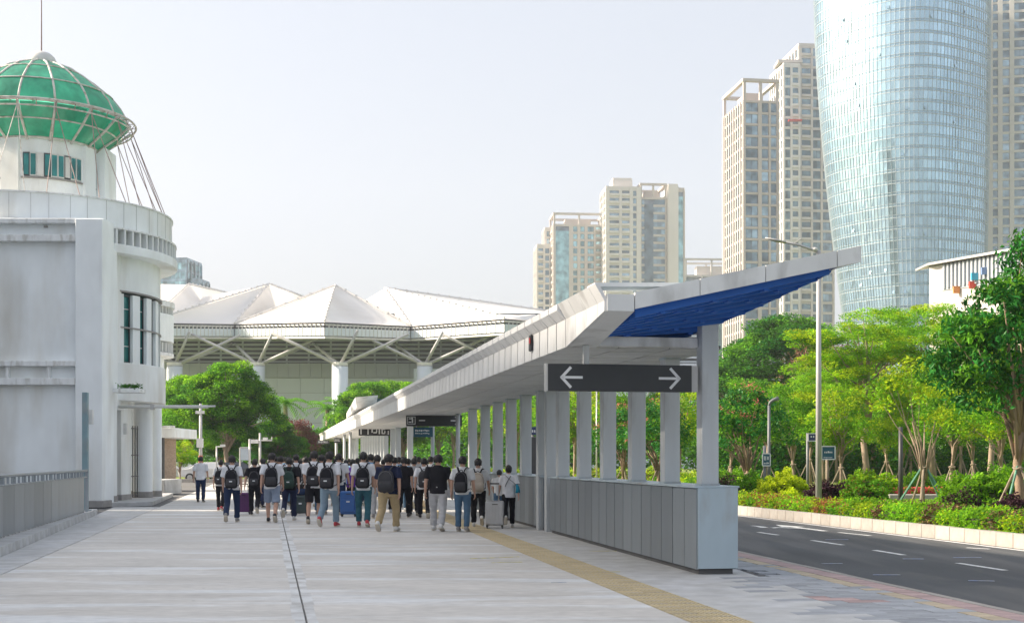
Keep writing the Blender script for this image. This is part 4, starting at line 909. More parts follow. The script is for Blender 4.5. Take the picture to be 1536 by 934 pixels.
q = MB(); q.hexa([(fx(0) - .3, fy(0) - .4, Z(399, D2)), (fx(1), fy(1) - .4, Z(385, D2)), (fx(1), fy(1) + 3, Z(385, D2)), (fx(0) - .3, fy(0) + 3, Z(399, D2)), (fx(0) - .3, fy(0) - .4, Z(396, D2)), (fx(1), fy(1) - .4, Z(380, D2)), (fx(1), fy(1) + 3, Z(380, D2)), (fx(0) - .3, fy(0) + 3, Z(396, D2))]); obj('roof_edge', q, M['pole_grey'], mall)
for px, py, c_ in ((1438, 424, (.05, .4, .6)), (1436, 436, (.7, .08, .05)), (1448, 418, (.2, .3, .55)), (1420, 440, (.75, .3, .1))):
    m_ = mat('sign_patch', c_, .5, var=.05); u = (X(px, D2) - fx(0)) / (fx(1) - fx(0)); q = MB(); q.box((fx(u), fy(u) - .3, Z(py, D2)), (.55, .2, .6)); obj('sign_patch', q, m_, mall)
# pale low building glimpsed between the canopy columns
lb = thing('low_building', (X(880, 230), 230, 0), 'pale low building with window strips glimpsed between the canopy columns', 'building')
q = MB(); q.box((X(880, 230), 236, 9), (62, 12, 18)); obj('wall', q, M['stad_wall'], lb)
for k in range(4):
    q = MB(); q.box((X(880, 230), 229.9, 4 + k * 4), (60, .3, 1.7)); obj('window_strip', q, M['win_blue'], lb)
# office block added out of view on the left to shade the near plaza and road
ob = thing('office_block', (-62, 24, 0), 'grey office block added out of view left of the railing to shade the plaza', 'office block')
q = MB(); q.box((-62, 18.5, 13.75), (40, 51, 27.5)); obj('wall', q, M['stad_wall'], ob)
for k in range(7): q = MB(); q.box((-41.9, 18.5, 3 + k * 3.6), (.3, 49, 1.6)); obj('window_strip', q, M['win_blue'], ob)
# ================================================================== VEGETATION
LM = {
 'dark': leafmat('leaf_dark', (.045, .150, .014)), 'mid': leafmat('leaf_mid', (.095, .245, .014)), 'light': leafmat('leaf_light', (.165, .335, .014)),
 'yellow': leafmat('leaf_yellow', (.29, .385, .014)), 'deep': leafmat('leaf_deep', (.028, .16, .026), rough=.35, trans=.2), 'purple': leafmat('leaf_purple', (.050, .022, .030), trans=.15),
 'redtip': leafmat('leaf_redtip', (.22, .10, .035)), 'pink': leafmat('flower_pink', (.42, .13, .11)), 'brown': leafmat('leaf_brown', (.15, .085, .05), trans=.1), 'plum': leafmat('leaf_plum', (.16, .06, .065)),
 'lime': leafmat('leaf_lime', (.42, .50, .02)), 'bloom': leafmat('bloom_red', (.55, .06, .09))}
def leaf_mesh(name, pts, size, rng, mats, mi=None, aspect=.5, up=.5, droop=0.0, vary=.35, fold=False):
    n = len(pts); pts = np.asarray(pts, float)
    nr = rng.normal(size=(n, 3)); nr[:, 2] = np.abs(nr[:, 2]) + up; nr /= np.linalg.norm(nr, axis=1)[:, None]
    t = rng.normal(size=(n, 3)); t[:, 2] -= droop; t -= nr * np.sum(t * nr, axis=1)[:, None]; t /= np.linalg.norm(t, axis=1)[:, None] + 1e-9
    b = np.cross(nr, t); L = (size * (1 + vary * rng.uniform(-1, 1, n)))[:, None]; W = L * aspect
    if fold:
        c = pts; v = np.stack([c - t * L * .5, c - t * L * .05 + b * W * .5 + nr * L * .07, c + t * L * .5 - nr * L * .10, c - t * L * .05 - b * W * .5 + nr * L * .07], 1)
        v = v.reshape(-1, 3); k = 4
        lo = (np.arange(n)[:, None] * 4 + np.array([0, 1, 2, 0, 2, 3])).ravel(); me = bpy.data.meshes.new(name)
        me.vertices.add(n * 4); me.vertices.foreach_set('co', v.ravel()); me.loops.add(n * 6); me.loops.foreach_set('vertex_index', lo.astype(np.int32))
        me.polygons.add(n * 2); me.polygons.foreach_set('loop_start', np.arange(n * 2, dtype=np.int32) * 3)
        if mi is not None: me.polygons.foreach_set('material_index', np.repeat(mi, 2).astype(np.int32))
    else:
        v = np.stack([pts - t * L * .5, pts + b * W * .5, pts + t * L * .5, pts - b * W * .5], 1).reshape(-1, 3)
        me = bpy.data.meshes.new(name); me.vertices.add(n * 4); me.vertices.foreach_set('co', v.ravel()); me.loops.add(n * 4); me.loops.foreach_set('vertex_index', np.arange(n * 4, dtype=np.int32))
        me.polygons.add(n); me.polygons.foreach_set('loop_start', np.arange(n, dtype=np.int32) * 4)
        if mi is not None: me.polygons.foreach_set('material_index', np.asarray(mi, np.int32))
    for m in mats: me.materials.append(m)
    me.update(calc_edges=True); me.validate(); return me
def clumps(lobes, per, rng, lo=.62):
    out = []
    for c, r in lobes:
        n = max(4, int(per * (r[0] * r[1] * r[2]) ** (2 / 3)))
        d = rng.normal(size=(n, 3)); d /= np.linalg.norm(d, axis=1)[:, None]; d[:, 2] = np.where(d[:, 2] < -.55, -d[:, 2], d[:, 2])
        out.append(np.array(c) + d * np.array(r) * rng.uniform(lo, 1.0, n)[:, None] ** .6)
    return np.concatenate(out)
def tree_mesh(seed, lobes, per, leaves, csize, lsize, mats, weights, trunk, bark, flat=.6, aspect=.5, up=.5, droop=0., fold=False, limbs=14, tr=.16, splits=None, extra=None):
    """returns (trunk mesh, crown mesh, extra mesh); local coordinates, base at origin"""
    rng = np.random.default_rng(seed); rr = random.Random(seed)
    cl = clumps(lobes, per, rng); n = len(cl)
    cs = csize * rng.uniform(.6, 1.35, n)
    k = np.maximum(6, (leaves * (cs / csize) ** 2 * rng.uniform(.6, 1.3, n)).astype(int)); idx = np.repeat(np.arange(n), k)
    off = rng.normal(size=(len(idx), 3)); off /= np.linalg.norm(off, axis=1)[:, None]; off *= rng.uniform(.25, 1, len(idx))[:, None] ** .5
    off[:, 2] = off[:, 2] * flat
    pts = cl[idx] + off * cs[idx][:, None]
    cm_ = rng.choice(len(mats), n, p=weights); mi = np.where(rng.random(len(idx)) < .9, cm_[idx], rng.choice(len(mats), len(idx), p=weights))
    crown = leaf_mesh('crown', pts, lsize, rng, mats, mi, aspect, up, droop, fold=fold)
    t = MB(); top = Vector(trunk[-1]); pts_t = [Vector(p) for p in trunk]
    t.tube([(p.x + rr.uniform(-.03, .03), p.y + rr.uniform(-.03, .03), p.z) for p in pts_t], [tr * (1.25 if i == 0 else 1 - .45 * i / len(pts_t)) for i in range(len(pts_t))], 9)
    order = rr.sample(range(n), min(limbs, n))
    for i in order:
        e = Vector(cl[i]); s0 = pts_t[-1 if rr.random() < .7 else -2]; mid = s0.lerp(e, .5) + Vector((rr.uniform(-.2, .2), rr.uniform(-.2, .2), (e - s0).length * .06)); q1 = s0.lerp(e, .25) + Vector((0, 0, (e - s0).length * .08))
        r0 = tr * .5; t.tube([s0 - Vector((0, 0, .1)), q1, mid, e], [r0, r0 * .75, r0 * .5, r0 * .15], 6)
    tm_ = t.mesh('trunk', True); tm_.materials.append(bark)
    ex = None
    if extra: 
        em, frac, es = extra; sel = rng.random(n) < frac; ee = cl[sel]; ee = ee + np.array([0, 0, csize * .5]); i2 = np.repeat(np.arange(len(ee)), 26); o2 = rng.normal(size=(len(i2), 3)) * np.array([.14, .14, .10]) * es
        ex = leaf_mesh('flowers', ee[i2] + o2, .09, rng, [em], None, .6)
    return tm_, crown, ex
def plant_tree(proto, name, label, loc, rz=0, sc=1.0, group=None, cat='tree'):
    root = thing(name, loc, label, cat, group, rz); 
    if hasattr(sc, '__len__'): root.scale = sc
    else: root.scale = (sc, sc, sc)
    for nm, me in zip(('trunk', 'crown', 'flowers'), proto):
        if me is None: continue
        o = bpy.data.objects.new(nm, me); col.objects.link(o); o.parent = root
    return root
B, BP = M['bark'], M['bark_pale']
VZ = .14
# --- near large-leaved tree at the right edge
PT = {}
PT['bigleaf'] = tree_mesh(21, [((.75, 0, 6.2), (1.0, 1.1, 1.1)), ((-.45, 0, 5.1), (.95, 1.0, .8)), ((-1.2, -.1, 4.3), (1.0, 1.0, .75)), ((-1.6, .1, 3.6), (.75, .9, .6)), ((.3, 0, 4.3), (1.3, 1.3, 1.1)), ((1.5, .2, 5.5), (1.4, 1.4, 1.5)), ((-.3, .3, 3.1), (1.2, 1.2, .55))], 44, 40, .36, .19, [LM['deep'], LM['mid'], LM['dark']], [.6, .15, .25], [(0, 0, 0), (.05, 0, .7), (.02, .03, 1.4), (.05, 0, 2.2)], M['bark'], flat=.8, aspect=.38, up=.15, droop=1.1, fold=True, limbs=26, tr=.13)
# --- feathery yellow-green trees
fe = [((0, 0, 6.6), (2.4, 2.2, 1.0)), ((-2.0, 0, 5.6), (1.9, 1.7, .8)), ((2.0, .3, 5.9), (1.9, 1.8, .8)), ((.3, -.6, 7.8), (1.7, 1.7, .7)), ((-1.2, .6, 4.4), (1.7, 1.5, .7)), ((1.5, -.5, 4.6), (1.7, 1.5, .7)), ((2.9, 0, 7.2), (1.4, 1.4, .5)), ((-2.6, .2, 7.0), (1.3, 1.4, .5))]
PT['feather'] = tree_mesh(31, fe, 26, 170, .52, .115, [LM['light'], LM['yellow'], LM['mid']], [.5, .28, .22], [(0, 0, 0), (.1, 0, 1.2), (.0, .1, 2.4), (.25, 0, 3.4), (.2, .1, 4.4)], BP, flat=.35, aspect=.45, up=1.2, limbs=30, tr=.17)
PT['feather2'] = tree_mesh(32, [(c, (r[0], r[1], r[2] * 1.2)) for c, r in fe], 26, 150, .58, .12, [LM['light'], LM['mid'], LM['yellow']], [.5, .35, .15], [(0, 0, 0), (-.1, 0, 1.2), (.1, .1, 2.4), (-.2, 0, 3.6)], BP, flat=.45, aspect=.45, up=1.0, limbs=28, tr=.17)
# --- small staked street trees
sm_l = [((0, 0, 3.1), (1.3, 1.3, .8)), ((-.9, .1, 2.6), (1.0, 1.0, .7)), ((.9, 0, 2.7), (1.0, 1.0, .7)), ((.1, .2, 3.9), (1.0, 1.0, .7)), ((.0, -.4, 2.3), (.9, .8, .5))]
PT['small'] = tree_mesh(41, sm_l, 30, 85, .34, .11, [LM['yellow'], LM['light'], LM['mid']], [.42, .38, .2], [(0, 0, 0), (.03, 0, .7), (0, .02, 1.3), (.0, 0, 1.7)], BP, flat=.7, aspect=.5, up=.4, limbs=16, tr=.075)
PT['small2'] = tree_mesh(42, sm_l, 30, 85, .34, .11, [LM['mid'], LM['light'], LM['dark']], [.5, .3, .2], [(0, 0, 0), (-.03, 0, .7), (0, .02, 1.3), (.05, 0, 1.9)], BP, flat=.7, aspect=.5, up=.4, limbs=16, tr=.08)
mst = tree_mesh(43, [((0, 0, 3.0), (1.3, 1.2, .7)), ((-.9, .1, 3.3), (.9, .9, .6)), ((.7, 0, 2.5), (.8, .8, .5)), ((-.3, .2, 3.8), (.9, .8, .5))], 22, 60, .34, .12, [LM['yellow'], LM['light'], LM['mid']], [.5, .32, .18], [(0, 0, 0), (.0, 0, .7), (.02, .02, 1.0)], BP, flat=.7, aspect=.5, up=.3, limbs=7, tr=.05)
PT['multi'] = mst
PT['pinkfl'] = tree_mesh(51, [((0, 0, 2.9), (1.6, 1.5, 1.0)), ((-1.0, 0, 2.5), (1.1, 1.1, .8)), ((1.0, .2, 2.6), (1.1, 1.1, .8)), ((.1, 0, 3.6), (1.1, 1.1, .6))], 26, 60, .34, .15, [LM['deep'], LM['dark'], LM['mid']], [.5, .25, .25], [(0, 0, 0), (.03, 0, .6), (0, 0, 1.1)], B, flat=.7, aspect=.42, up=.3, droop=.5, limbs=16, tr=.09, extra=(LM['pink'], .18, 1.0))
# --- big dark rounded trees
bl = [((0, 0, 8.5), (4.2, 4, 3.0)), ((-3.6, 0, 7.0), (3.2, 3, 2.2)), ((3.6, .5, 7.2), (3.2, 3, 2.2)), ((1.0, -.5, 11.0), (2.8, 2.8, 1.8)), ((-1.5, .5, 5.2), (3.4, 3, 1.6)), ((2.6, 0, 4.8), (3.0, 3, 1.5))]
PT['big'] = tree_mesh(61, bl, 10, 250, 1.05, .24, [LM['dark'], LM['mid'], LM['deep']], [.5, .28, .22], [(0, 0, 0), (.1, 0, 1.5), (-.1, .1, 3.0), (.2, 0, 4.5)], B, flat=.5, aspect=.5, up=.7, limbs=30, tr=.34)
PT['big2'] = tree_mesh(62, [((0, 0, 7.6), (4.4, 4, 2.6)), ((-4.2, 0, 6.2), (3.0, 3, 1.9)), ((4.0, .5, 6.0), (3.0, 3, 1.9)), ((.5, 0, 10.0), (3, 3, 1.6)), ((-2.6, .3, 8.8), (2.4, 2.4, 1.4)), ((2.9, .3, 8.4), (2.4, 2.4, 1.4)), ((0, -.5, 4.6), (3.6, 3, 1.3))], 10, 250, 1.0, .24, [LM['mid'], LM['dark'], LM['light']], [.45, .3, .25], [(0, 0, 0), (.15, 0, 1.4), (-.1, .1, 2.8), (.1, 0, 4.0)], BP, flat=.55, aspect=.5, up=.7, limbs=34, tr=.36)
PT['bare'] = tree_mesh(71, [((0, 0, 7.5), (3.0, 2.5, 1.6))], 12, 40, .9, .16, [LM['brown']], [1.], [(0, 0, 0), (.1, 0, 2), (0, 0, 4.5)], B, limbs=40, tr=.2)
PT['plum'] = tree_mesh(72, [((0, 0, 4.0), (2.6, 2.2, 1.5)), ((1.5, 0, 3.2), (1.6, 1.6, 1.0))], 12, 110, .7, .2, [LM['plum'], LM['brown']], [.7, .3], [(0, 0, 0), (.1, 0, 1), (0, 0, 2.5)], B, limbs=20, tr=.14)

def staked(root, h=1.25, sp=.62, green=False, n=3, r0=.03):
    for k in range(n):
        a = 2 * math.pi * k / n + .5; q = MB(); q.tube([(sp * math.cos(a), sp * math.sin(a), 0), (.03 * math.cos(a), .03 * math.sin(a), h)], r0, 6)
        me = q.mesh('stake'); me.materials.append(M['stake_green'] if green and k % 2 == 0 else M['stake']); o = bpy.data.objects.new('stake', me); col.objects.link(o); o.parent = root
    q = MB(); q.tube([(.11 * math.cos(t), .11 * math.sin(t), h - .06 + .02 * math.sin(3 * t)) for t in np.linspace(0, 6.4, 16)], .028, 6); me = q.mesh('binding'); me.materials.append(M['stake']); o = bpy.data.objects.new('binding', me); col.objects.link(o); o.parent = root
t1 = plant_tree(PT['bigleaf'], 'large_leaved_tree', 'dark glossy large-leaved tree over purple shrubs by the road kerb', (X(1527, 31.5), 31.5, VZ), .2, .98); staked(t1, 1.35, .7, True, 4, .035)
t2 = plant_tree(PT['multi'], 'staked_tree', 'yellow green multi-stemmed tree tied to green painted stakes behind hedge', (X(1386, 38), 38, VZ), 0, 1.0); staked(t2, 1.3, .85, True, 5, .035)
q = MB(); 
for k in range(5):
    a = k * 1.26; q.tube([(.06 * math.cos(a), .06 * math.sin(a), .9), (.22 * math.cos(a), .2 * math.sin(a), 1.7), (.55 * math.cos(a), .5 * math.sin(a), 2.6)], [.04, .028, .014], 6)
me = q.mesh('stem', True); me.materials.append(BP); o = bpy.data.objects.new('stem', me); col.objects.link(o); o.parent = t2
plant_tree(PT['feather'], 'feathery_tree', 'tall feathery yellow green tree with forked pale trunk behind lamp pole', (X(1297, 60), 60, VZ), .3, 1.0)
plant_tree(PT['feather'], 'feathery_tree', 'feathery yellow green tree with layered tips below the louvred white block', (X(1400, 66), 66, VZ), 2.2, 1.12)
plant_tree(PT['feather2'], 'feathery_tree', 'bushy light green tree between lamp pole and dark rounded tree', (X(1235, 68), 68, VZ), 1.2, .8)
plant_tree(PT['feather2'], 'feathery_tree', 'light green tree rising behind the large-leaved tree', (X(1485, 72), 72, VZ), 4.2, 1.1)
plant_tree(PT['big'], 'rounded_tree', 'large dark green rounded tree in front of the pinkish towers', (X(1160, 118), 118, 0), 0, (1.2, 1.2, 1.14))
plant_tree(PT['big'], 'rounded_tree', 'dark green rounded tree half hidden behind the feathery trees', (X(1275, 130), 130, 0), 2.0, 1.0)
plant_tree(PT['bare'], 'bare_tree', 'brown withered tree between dark rounded tree and feathery tree', (X(1248, 104), 104, 0), 0, 1.22)
plant_tree(PT['pinkfl'], 'flowering_tree', 'dark leaved tree with pink flower heads right of the last canopy column', (X(1122, 50), 50, VZ), .4, 1.0)
for px, d, rz in ((988, 58, 1.0), (935, 63, 2.4)):
    t = plant_tree(PT['pinkfl'], 'flowering_tree', 'dark leaved tree with pink flowers seen between the canopy columns', (X(px, d), d, VZ), rz, .95, 'flowering trees between columns'); staked(t)
staked(bpy.data.objects['flowering_tree'], 1.0, .6)
g = 'staked young trees on the far lawn'
for i, (px, d, kind, sc, lab) in enumerate(((1096, 66, 'small2', 1.0, 'young staked tree directly behind the dark leaved flowering tree'), (1190, 62, 'small2', 1.1, 'young staked tree between the sign posts and curved lamp post'), (1262, 55, 'small', 1.0, 'young yellow green staked tree just right of the teal square sign'), (1352, 60, 'small', .95, 'slim yellow green staked tree right behind the black lamp post'), (1428, 50, 'small2', 1.05, 'young staked tree behind the multi-stemmed tree with green stakes'), (1502, 47, 'small', 1.0, 'yellow green staked tree behind the large leafy green shrub'), (1460, 64, 'small2', 1.1, 0), (1330, 76, 'small2', 1.2, 0), (1535, 60, 'small2', 1.1, 0), (1150, 74, 'small2', 1.2, 0), (1215, 80, 'small2', 1.3, 0), (1400, 82, 'small2', 1.3, 0), (1540, 78, 'small', 1.3, 0), (1120, 86, 'small2', 1.5, 0), (1180, 88, 'small', 1.5, 0), (1255, 87, 'small2', 1.5, 0), (1310, 89, 'small', 1.5, 0), (1365, 88, 'small2', 1.6, 0), (1440, 87, 'small', 1.6, 0), (1500, 88, 'small2', 1.6, 0))):
    t = plant_tree(PT[kind], 'staked_tree', lab or 'staked green tree in the back row before the dark shrub belt', (X(px, d), d, VZ), i * 1.3, sc, g); staked(t, 1.2, .6)
g = 'yellow green trees behind the canopy columns'
for i, (px, d, sc, k) in enumerate(((1020, 70, 1.2, 'small'), (905, 78, 1.4, 'small'), (862, 84, 1.5, 'small'), (835, 95, 1.7, 'small2'), (775, 100, 1.7, 'small'), (745, 112, 1.9, 'small'), (715, 118, 1.8, 'small2'), (680, 128, 1.9, 'small'), (658, 136, 1.9, 'small2'), (960, 84, 1.5, 'small2'))):
    plant_tree(PT[k], 'street_tree', 'yellow green street tree glimpsed between the grey canopy columns', (X(px, d), d, VZ if px > 900 else 0), i * 1.7, sc, g)
# left: big trees at the end of the plaza
plant_tree(PT['big2'], 'spreading_tree', 'big spreading green tree with paired pale trunks left of the stadium columns', (X(340, 100), 100, 0), .2, (.66, .70, .78))
plant_tree(PT['big2'], 'spreading_tree', 'green tree beside the white rear block with branches over the height bar', (X(283, 106), 106, 0), 2.6, (.74, .74, .73))
plant_tree(PT['big2'], 'spreading_tree', 'rounded green tree beyond the canopy roof before the stadium', (X(552, 128), 128, 0), 1.1, (.72, .72, .80))
plant_tree(PT['big2'], 'spreading_tree', 'smaller green tree crown just above the canopy roof line', (X(604, 135), 135, 0), 3.4, (.72, .72, .84))
plant_tree(PT['plum'], 'plum_tree', 'reddish purple leaved tree below the palm at end of the plaza', (X(436, 118), 118, 0), 0, (.85, .85, .95))
for i, (px, d, sc) in enumerate(((412, 112, .40), (456, 122, .36), (478, 130, .36), (330, 118, .5), (240, 125, .6), (505, 140, .42), (395, 128, .42))):
    plant_tree(PT['big'], 'park_tree', 'dark green park tree in the row behind the walking crowd', (X(px, d), d, 0), i * 2.1, sc, 'park trees behind the crowd')
plant_tree(PT['small'], 'clipped_tree', 'small yellow green clipped tree near the gatehouse', (X(270, 80), 80, 0), 0, (.75, .75, .62))
# palms
def palm(px, d, h, label):
    root = thing('palm_tree', (X(px, d), d, 0), label, 'palm tree'); rr = random.Random(px); bx_, by_ = X(px, d), d
    q = MB(); q.tube([(bx_, by_, 0), (bx_ + .1, by_, h * .5), (bx_, by_, h)], [.32, .26, .2], 8); obj('trunk', q, B, root, smooth=True)
    q = MB()
    for k in range(22):
        a = k * 2.4; el = rr.uniform(-.2, 1.1); L = rr.uniform(2.2, 3.0); pts = []
        for s in range(7):
            u = s / 6; pts.append(Vector((bx_ + math.cos(a) * L * u * math.cos(el * (1 - u * .5)), by_ + math.sin(a) * L * u * math.cos(el * (1 - u * .5)), h + L * u * math.sin(el) - 1.6 * u * u)))
        for s in range(6):
            for w_ in (-1, 1):
                for e in (0, .5):
                    p = pts[s].lerp(pts[s + 1], e); t = (pts[s + 1] - pts[s]).normalized(); sd = t.cross(Vector((0, 0, 1))).normalized() * w_
                    tip = p + sd * .55 * (1 - .5 * s / 6) + t * .35 - Vector((0, 0, .25)); q.add([p, p + t * .14, tip], [(0, 1, 2)])
    obj('fronds', q, LM['mid'], root, fix=False)
palm(428, 132, Z(603, 132), 'palm tree with pale trunk standing above the reddish tree'); palm(491, 140, Z(612, 140), 'palm tree in front of stadium wall near the canopy end')
palm(507, 148, Z(608, 148), 'shorter palm tree close to the canopy end post')
# far wood closing the view
rng = np.random.default_rng(5)
pts = []
for px in range(640, 1640, 14):
    d = 150 + rng.uniform(-12, 12) - (px - 640) * .03; h = rng.uniform(6.0, 9.0) * (.8 if px < 900 else 1.0)
    n = 420; u = rng.normal(size=(n, 3)); u /= np.linalg.norm(u, axis=1)[:, None]; u *= rng.uniform(.5, 1, n)[:, None]; pts.append(np.array([X(px, d), d, h * .5]) + u * np.array([2.6, 2.2, h * .52]))
for px in range(230, 660, 13):
    d = 168 + rng.uniform(-8, 8); h = rng.uniform(4, 6.5); n = 300; u = rng.normal(size=(n, 3)); u /= np.linalg.norm(u, axis=1)[:, None]; u *= rng.uniform(.5, 1, n)[:, None]; pts.append(np.array([X(px, d), d, h * .5]) + u * np.array([2.6, 2.2, h * .52]))
pts = np.concatenate(pts); me = leaf_mesh('far_wood', pts, .55, rng, [LM['dark'], LM['mid']], (rng.random(len(pts)) < .35).astype(int), .6, .6)
fw = bpy.data.objects.new('far_wood', me); col.objects.link(fw); tag(fw, 'dark far wood filling the view behind the verge and park trees', 'wood', kind='stuff')
# understorey shrub belt under the verge trees
pts = []
for px in range(1070, 1640, 10):
    d = 92 + rng.uniform(-4, 4); h = rng.uniform(3.0, 4.6); n = 620; u = rng.normal(size=(n, 3)); u /= np.linalg.norm(u, axis=1)[:, None]; u *= rng.uniform(.5, 1, n)[:, None]; pts.append(np.array([X(px, d), d, h * .5]) + u * np.array([1.5, 1.2, h * .5]))
pts = np.concatenate(pts); me = leaf_mesh('shrub_belt', pts, .30, rng, [LM['dark'], LM['deep'], LM['mid']], rng.choice(3, len(pts), p=[.5, .3, .2]), .6, .5)
bm_ = bmesh.new(); bm_.from_mesh(me); mbx = MB(); mbx.prism([(X(1060, 94), 93.5), (X(1640, 94), 93.5), (X(1640, 94), 95), (X(1060, 94), 95)], 0, 2.4); m2 = mbx.mesh('c'); bm_.from_mesh(m2); [setattr(f, 'material_index', 0) for f in bm_.faces[-6:]] if False else None; bm_.to_mesh(me); bm_.free()
sb = bpy.data.objects.new('shrub_belt', me); col.objects.link(sb); tag(sb, 'dense dark shrub belt behind the staked trees on the verge', 'shrubs', kind='stuff')

# hedges and rounded shrubs on the verge
def hedge(name, label, d0, d1, x0, x1, h, mats, wts, seed, dens=900, ls=.075, f=FK, patch=2.2):
    rng = np.random.default_rng(seed); L = d1 - d0; wd = x1 - x0; n1 = int(dens * L * (wd + 2 * h))
    s = rng.uniform(d0, d1, n1); u = rng.uniform(-h, wd + h, n1); xx = np.clip(u, 0, wd); zz = np.where(u < 0, h + u, np.where(u > wd, h - (u - wd), h))
    bump_ = .06 * np.sin(s * 3.1 + xx * 2) + .05 * np.sin(s * 7.7) + rng.normal(size=n1) * .05
    zz = np.maximum(.03, zz + bump_ * (zz > .2)); xx = xx + rng.normal(size=n1) * .05
    pts = np.stack([np.array([f(a) for a in s]) + x0 + xx, s, zz + VZ], 1)
    ph = np.sin(s * patch + seed) + np.sin(s * patch * 2.3 + xx * 3) * .6; k = len(mats); mi = np.clip(((ph + 1.6) / 3.2 * k + rng.normal(size=n1) * .45).astype(int), 0, k - 1)
    c = Vector((f((d0 + d1) / 2) + (x0 + x1) / 2, (d0 + d1) / 2, VZ)); root = thing(name, c, label, 'hedge')
    me = leaf_mesh('foliage', pts - np.array(c), ls, rng, mats, mi, .55, .5); o = bpy.data.objects.new('foliage', me); col.objects.link(o); o.parent = root
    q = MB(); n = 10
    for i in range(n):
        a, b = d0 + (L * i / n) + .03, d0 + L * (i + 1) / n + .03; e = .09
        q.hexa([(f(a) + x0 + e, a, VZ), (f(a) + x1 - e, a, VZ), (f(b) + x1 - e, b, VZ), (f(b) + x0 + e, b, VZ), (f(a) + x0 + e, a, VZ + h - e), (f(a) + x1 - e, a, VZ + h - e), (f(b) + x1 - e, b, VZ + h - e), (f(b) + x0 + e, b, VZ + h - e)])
    obj('dark_core', q, M['core_dark'], root)
M['core_dark'] = mat('core_dark', (.035, .05, .012), .95, var=.3)  # very dark green for the solid core inside hedges and shrubs
hedge('clipped_hedge', 'low clipped green hedge along the near stretch of pale kerb', 20, 33, .35, 1.6, .31, [LM['light'], LM['mid'], LM['light'], LM['yellow'], LM['mid'], LM['brown']], None, 1, 1100)
hedge('clipped_hedge', 'low clipped hedge with reddish tips behind the kerb near the lamp pole', 33.1, 62, .35, 1.6, .25, [LM['light'], LM['yellow'], LM['redtip'], LM['light'], LM['mid']], None, 2, 620, .09)
hedge('clipped_hedge', 'yellow green hedge strip bordering the far lawn', 52, 66, 4.5, 5.5, .55, [LM['yellow'], LM['light'], LM['mid']], None, 3, 320, .10)
def bush(label, px, d, rx, ry, h, mats, seed, n=5200, ls=.09, name='shrub', lift=0, group=None):
    rng = np.random.default_rng(seed); u = rng.normal(size=(n, 3)); u /= np.linalg.norm(u, axis=1)[:, None]; u[:, 2] = np.abs(u[:, 2]) * 1.02 - .02
    r = (1 + .10 * np.sin(u[:, 0] * 7 + seed) + .10 * np.sin(u[:, 1] * 8 + u[:, 2] * 9) + .07 * np.sin(u[:, 0] * 17 + u[:, 2] * 13)) * rng.uniform(.78, 1.04, n)
    pts = u * np.array([rx, ry, h]) * r[:, None]; mi = rng.choice(len(mats), n, p=[.7] + [.3 / (len(mats) - 1)] * (len(mats) - 1) if len(mats) > 1 else None)
    root = thing(name, (X(px, d), d, VZ + lift), label, 'shrub', group)
    me = leaf_mesh('foliage', pts, ls, rng, mats, mi, .6, .4); o = bpy.data.objects.new('foliage', me); col.objects.link(o); o.parent = root
    q = MB(); q.ball((0, 0, h * .3), (rx * .72, ry * .72, h * .5), 14, 8); me = q.mesh('dark_core', True); me.materials.append(M['core_dark']); o = bpy.data.objects.new('dark_core', me); col.objects.link(o); o.parent = root
bush('round bright yellow green shrub left of the street lamp pole', 1176, 43.5, .9, .8, 1.0, [LM['lime'], LM['yellow']], 1, 9000, .10)
bush('leafy green shrub between yellow shrub and steel clad wall end', 1126, 45.5, .75, .8, .92, [LM['mid'], LM['light']], 2)
bush('low dark purple shrub behind the street lamp pole', 1240, 40.8, .85, .7, .76, [LM['purple']], 3)
bush('round green shrub with red leaf tips and a red flower', 1294, 39.5, .78, .75, .80, [LM['mid'], LM['redtip'], LM['light']], 4, 6000)
bush('dark purple shrub peeking out beside the wall end panel', 1086, 52, .7, .6, .8, [LM['purple'], LM['dark']], 5, 3500)
bush('large leafy green shrub below the large-leaved tree', 1490, 34, 1.5, .9, 1.10, [LM['light'], LM['mid']], 6, 11000, .11)
bush('dark purple shrub at the left foot of the large leafy green shrub', 1446, 31.6, .52, .5, .70, [LM['purple'], LM['mid']], 7, 4500, .07)
bush('blackish purple shrub right in front of the large leafy shrub', 1518, 30.0, .62, .55, .6, [LM['purple']], 8, 5500, .07)
bush('bright green shrub mound behind red tipped shrub', 1262 + 40, 52, 1.3, 1.0, .95, [LM['light'], LM['yellow']], 9, 6000, .11)
bush('light green shrub mound near the black lamp post', 1388, 56, 1.7, 1.1, .8, [LM['light'], LM['mid']], 10, 6000, .11)
bush('dense green clipped shrub at the far lawn edge', 1512, 58, 1.2, 1.0, 1.3, [LM['mid'], LM['dark']], 11, 5000, .11)
bush('green shrub mound behind the dark purple one by the wall end', 1100, 60, 1.6, 1.0, 1.0, [LM['light'], LM['mid']], 12, 4500, .11)
for i, px in enumerate((690, 730, 770, 815, 850, 890, 930, 975, 1020)):
    d = 68 + (1020 - px) * .12; bush('yellow green shrub mound behind the canopy wall', px, d, 1.4, 1.0, 1.0, [LM['yellow'], LM['light'], LM['redtip'] if i % 2 else LM['mid']], 20 + i, 2600, .13, group='shrub mounds behind the canopy wall', lift=-.1)
# lawn blades on the open patches
rng = np.random.default_rng(8); n = 42000; dd = rng.uniform(33, 60, n); xx = np.array([FK(a) for a in dd]) + rng.uniform(1.7, 13, n)
pts = np.stack([xx, dd, np.full(n, VZ + .05)], 1); me = leaf_mesh('lawn', pts, .13, rng, [M['grass_blade'], LM['light']], (rng.random(n) < .3).astype(int), .3, 0, droop=-2.)
o = bpy.data.objects.new('lawn', me); col.objects.link(o); tag(o, 'short green lawn grass on the verge between the shrubs', 'grass', kind='stuff')
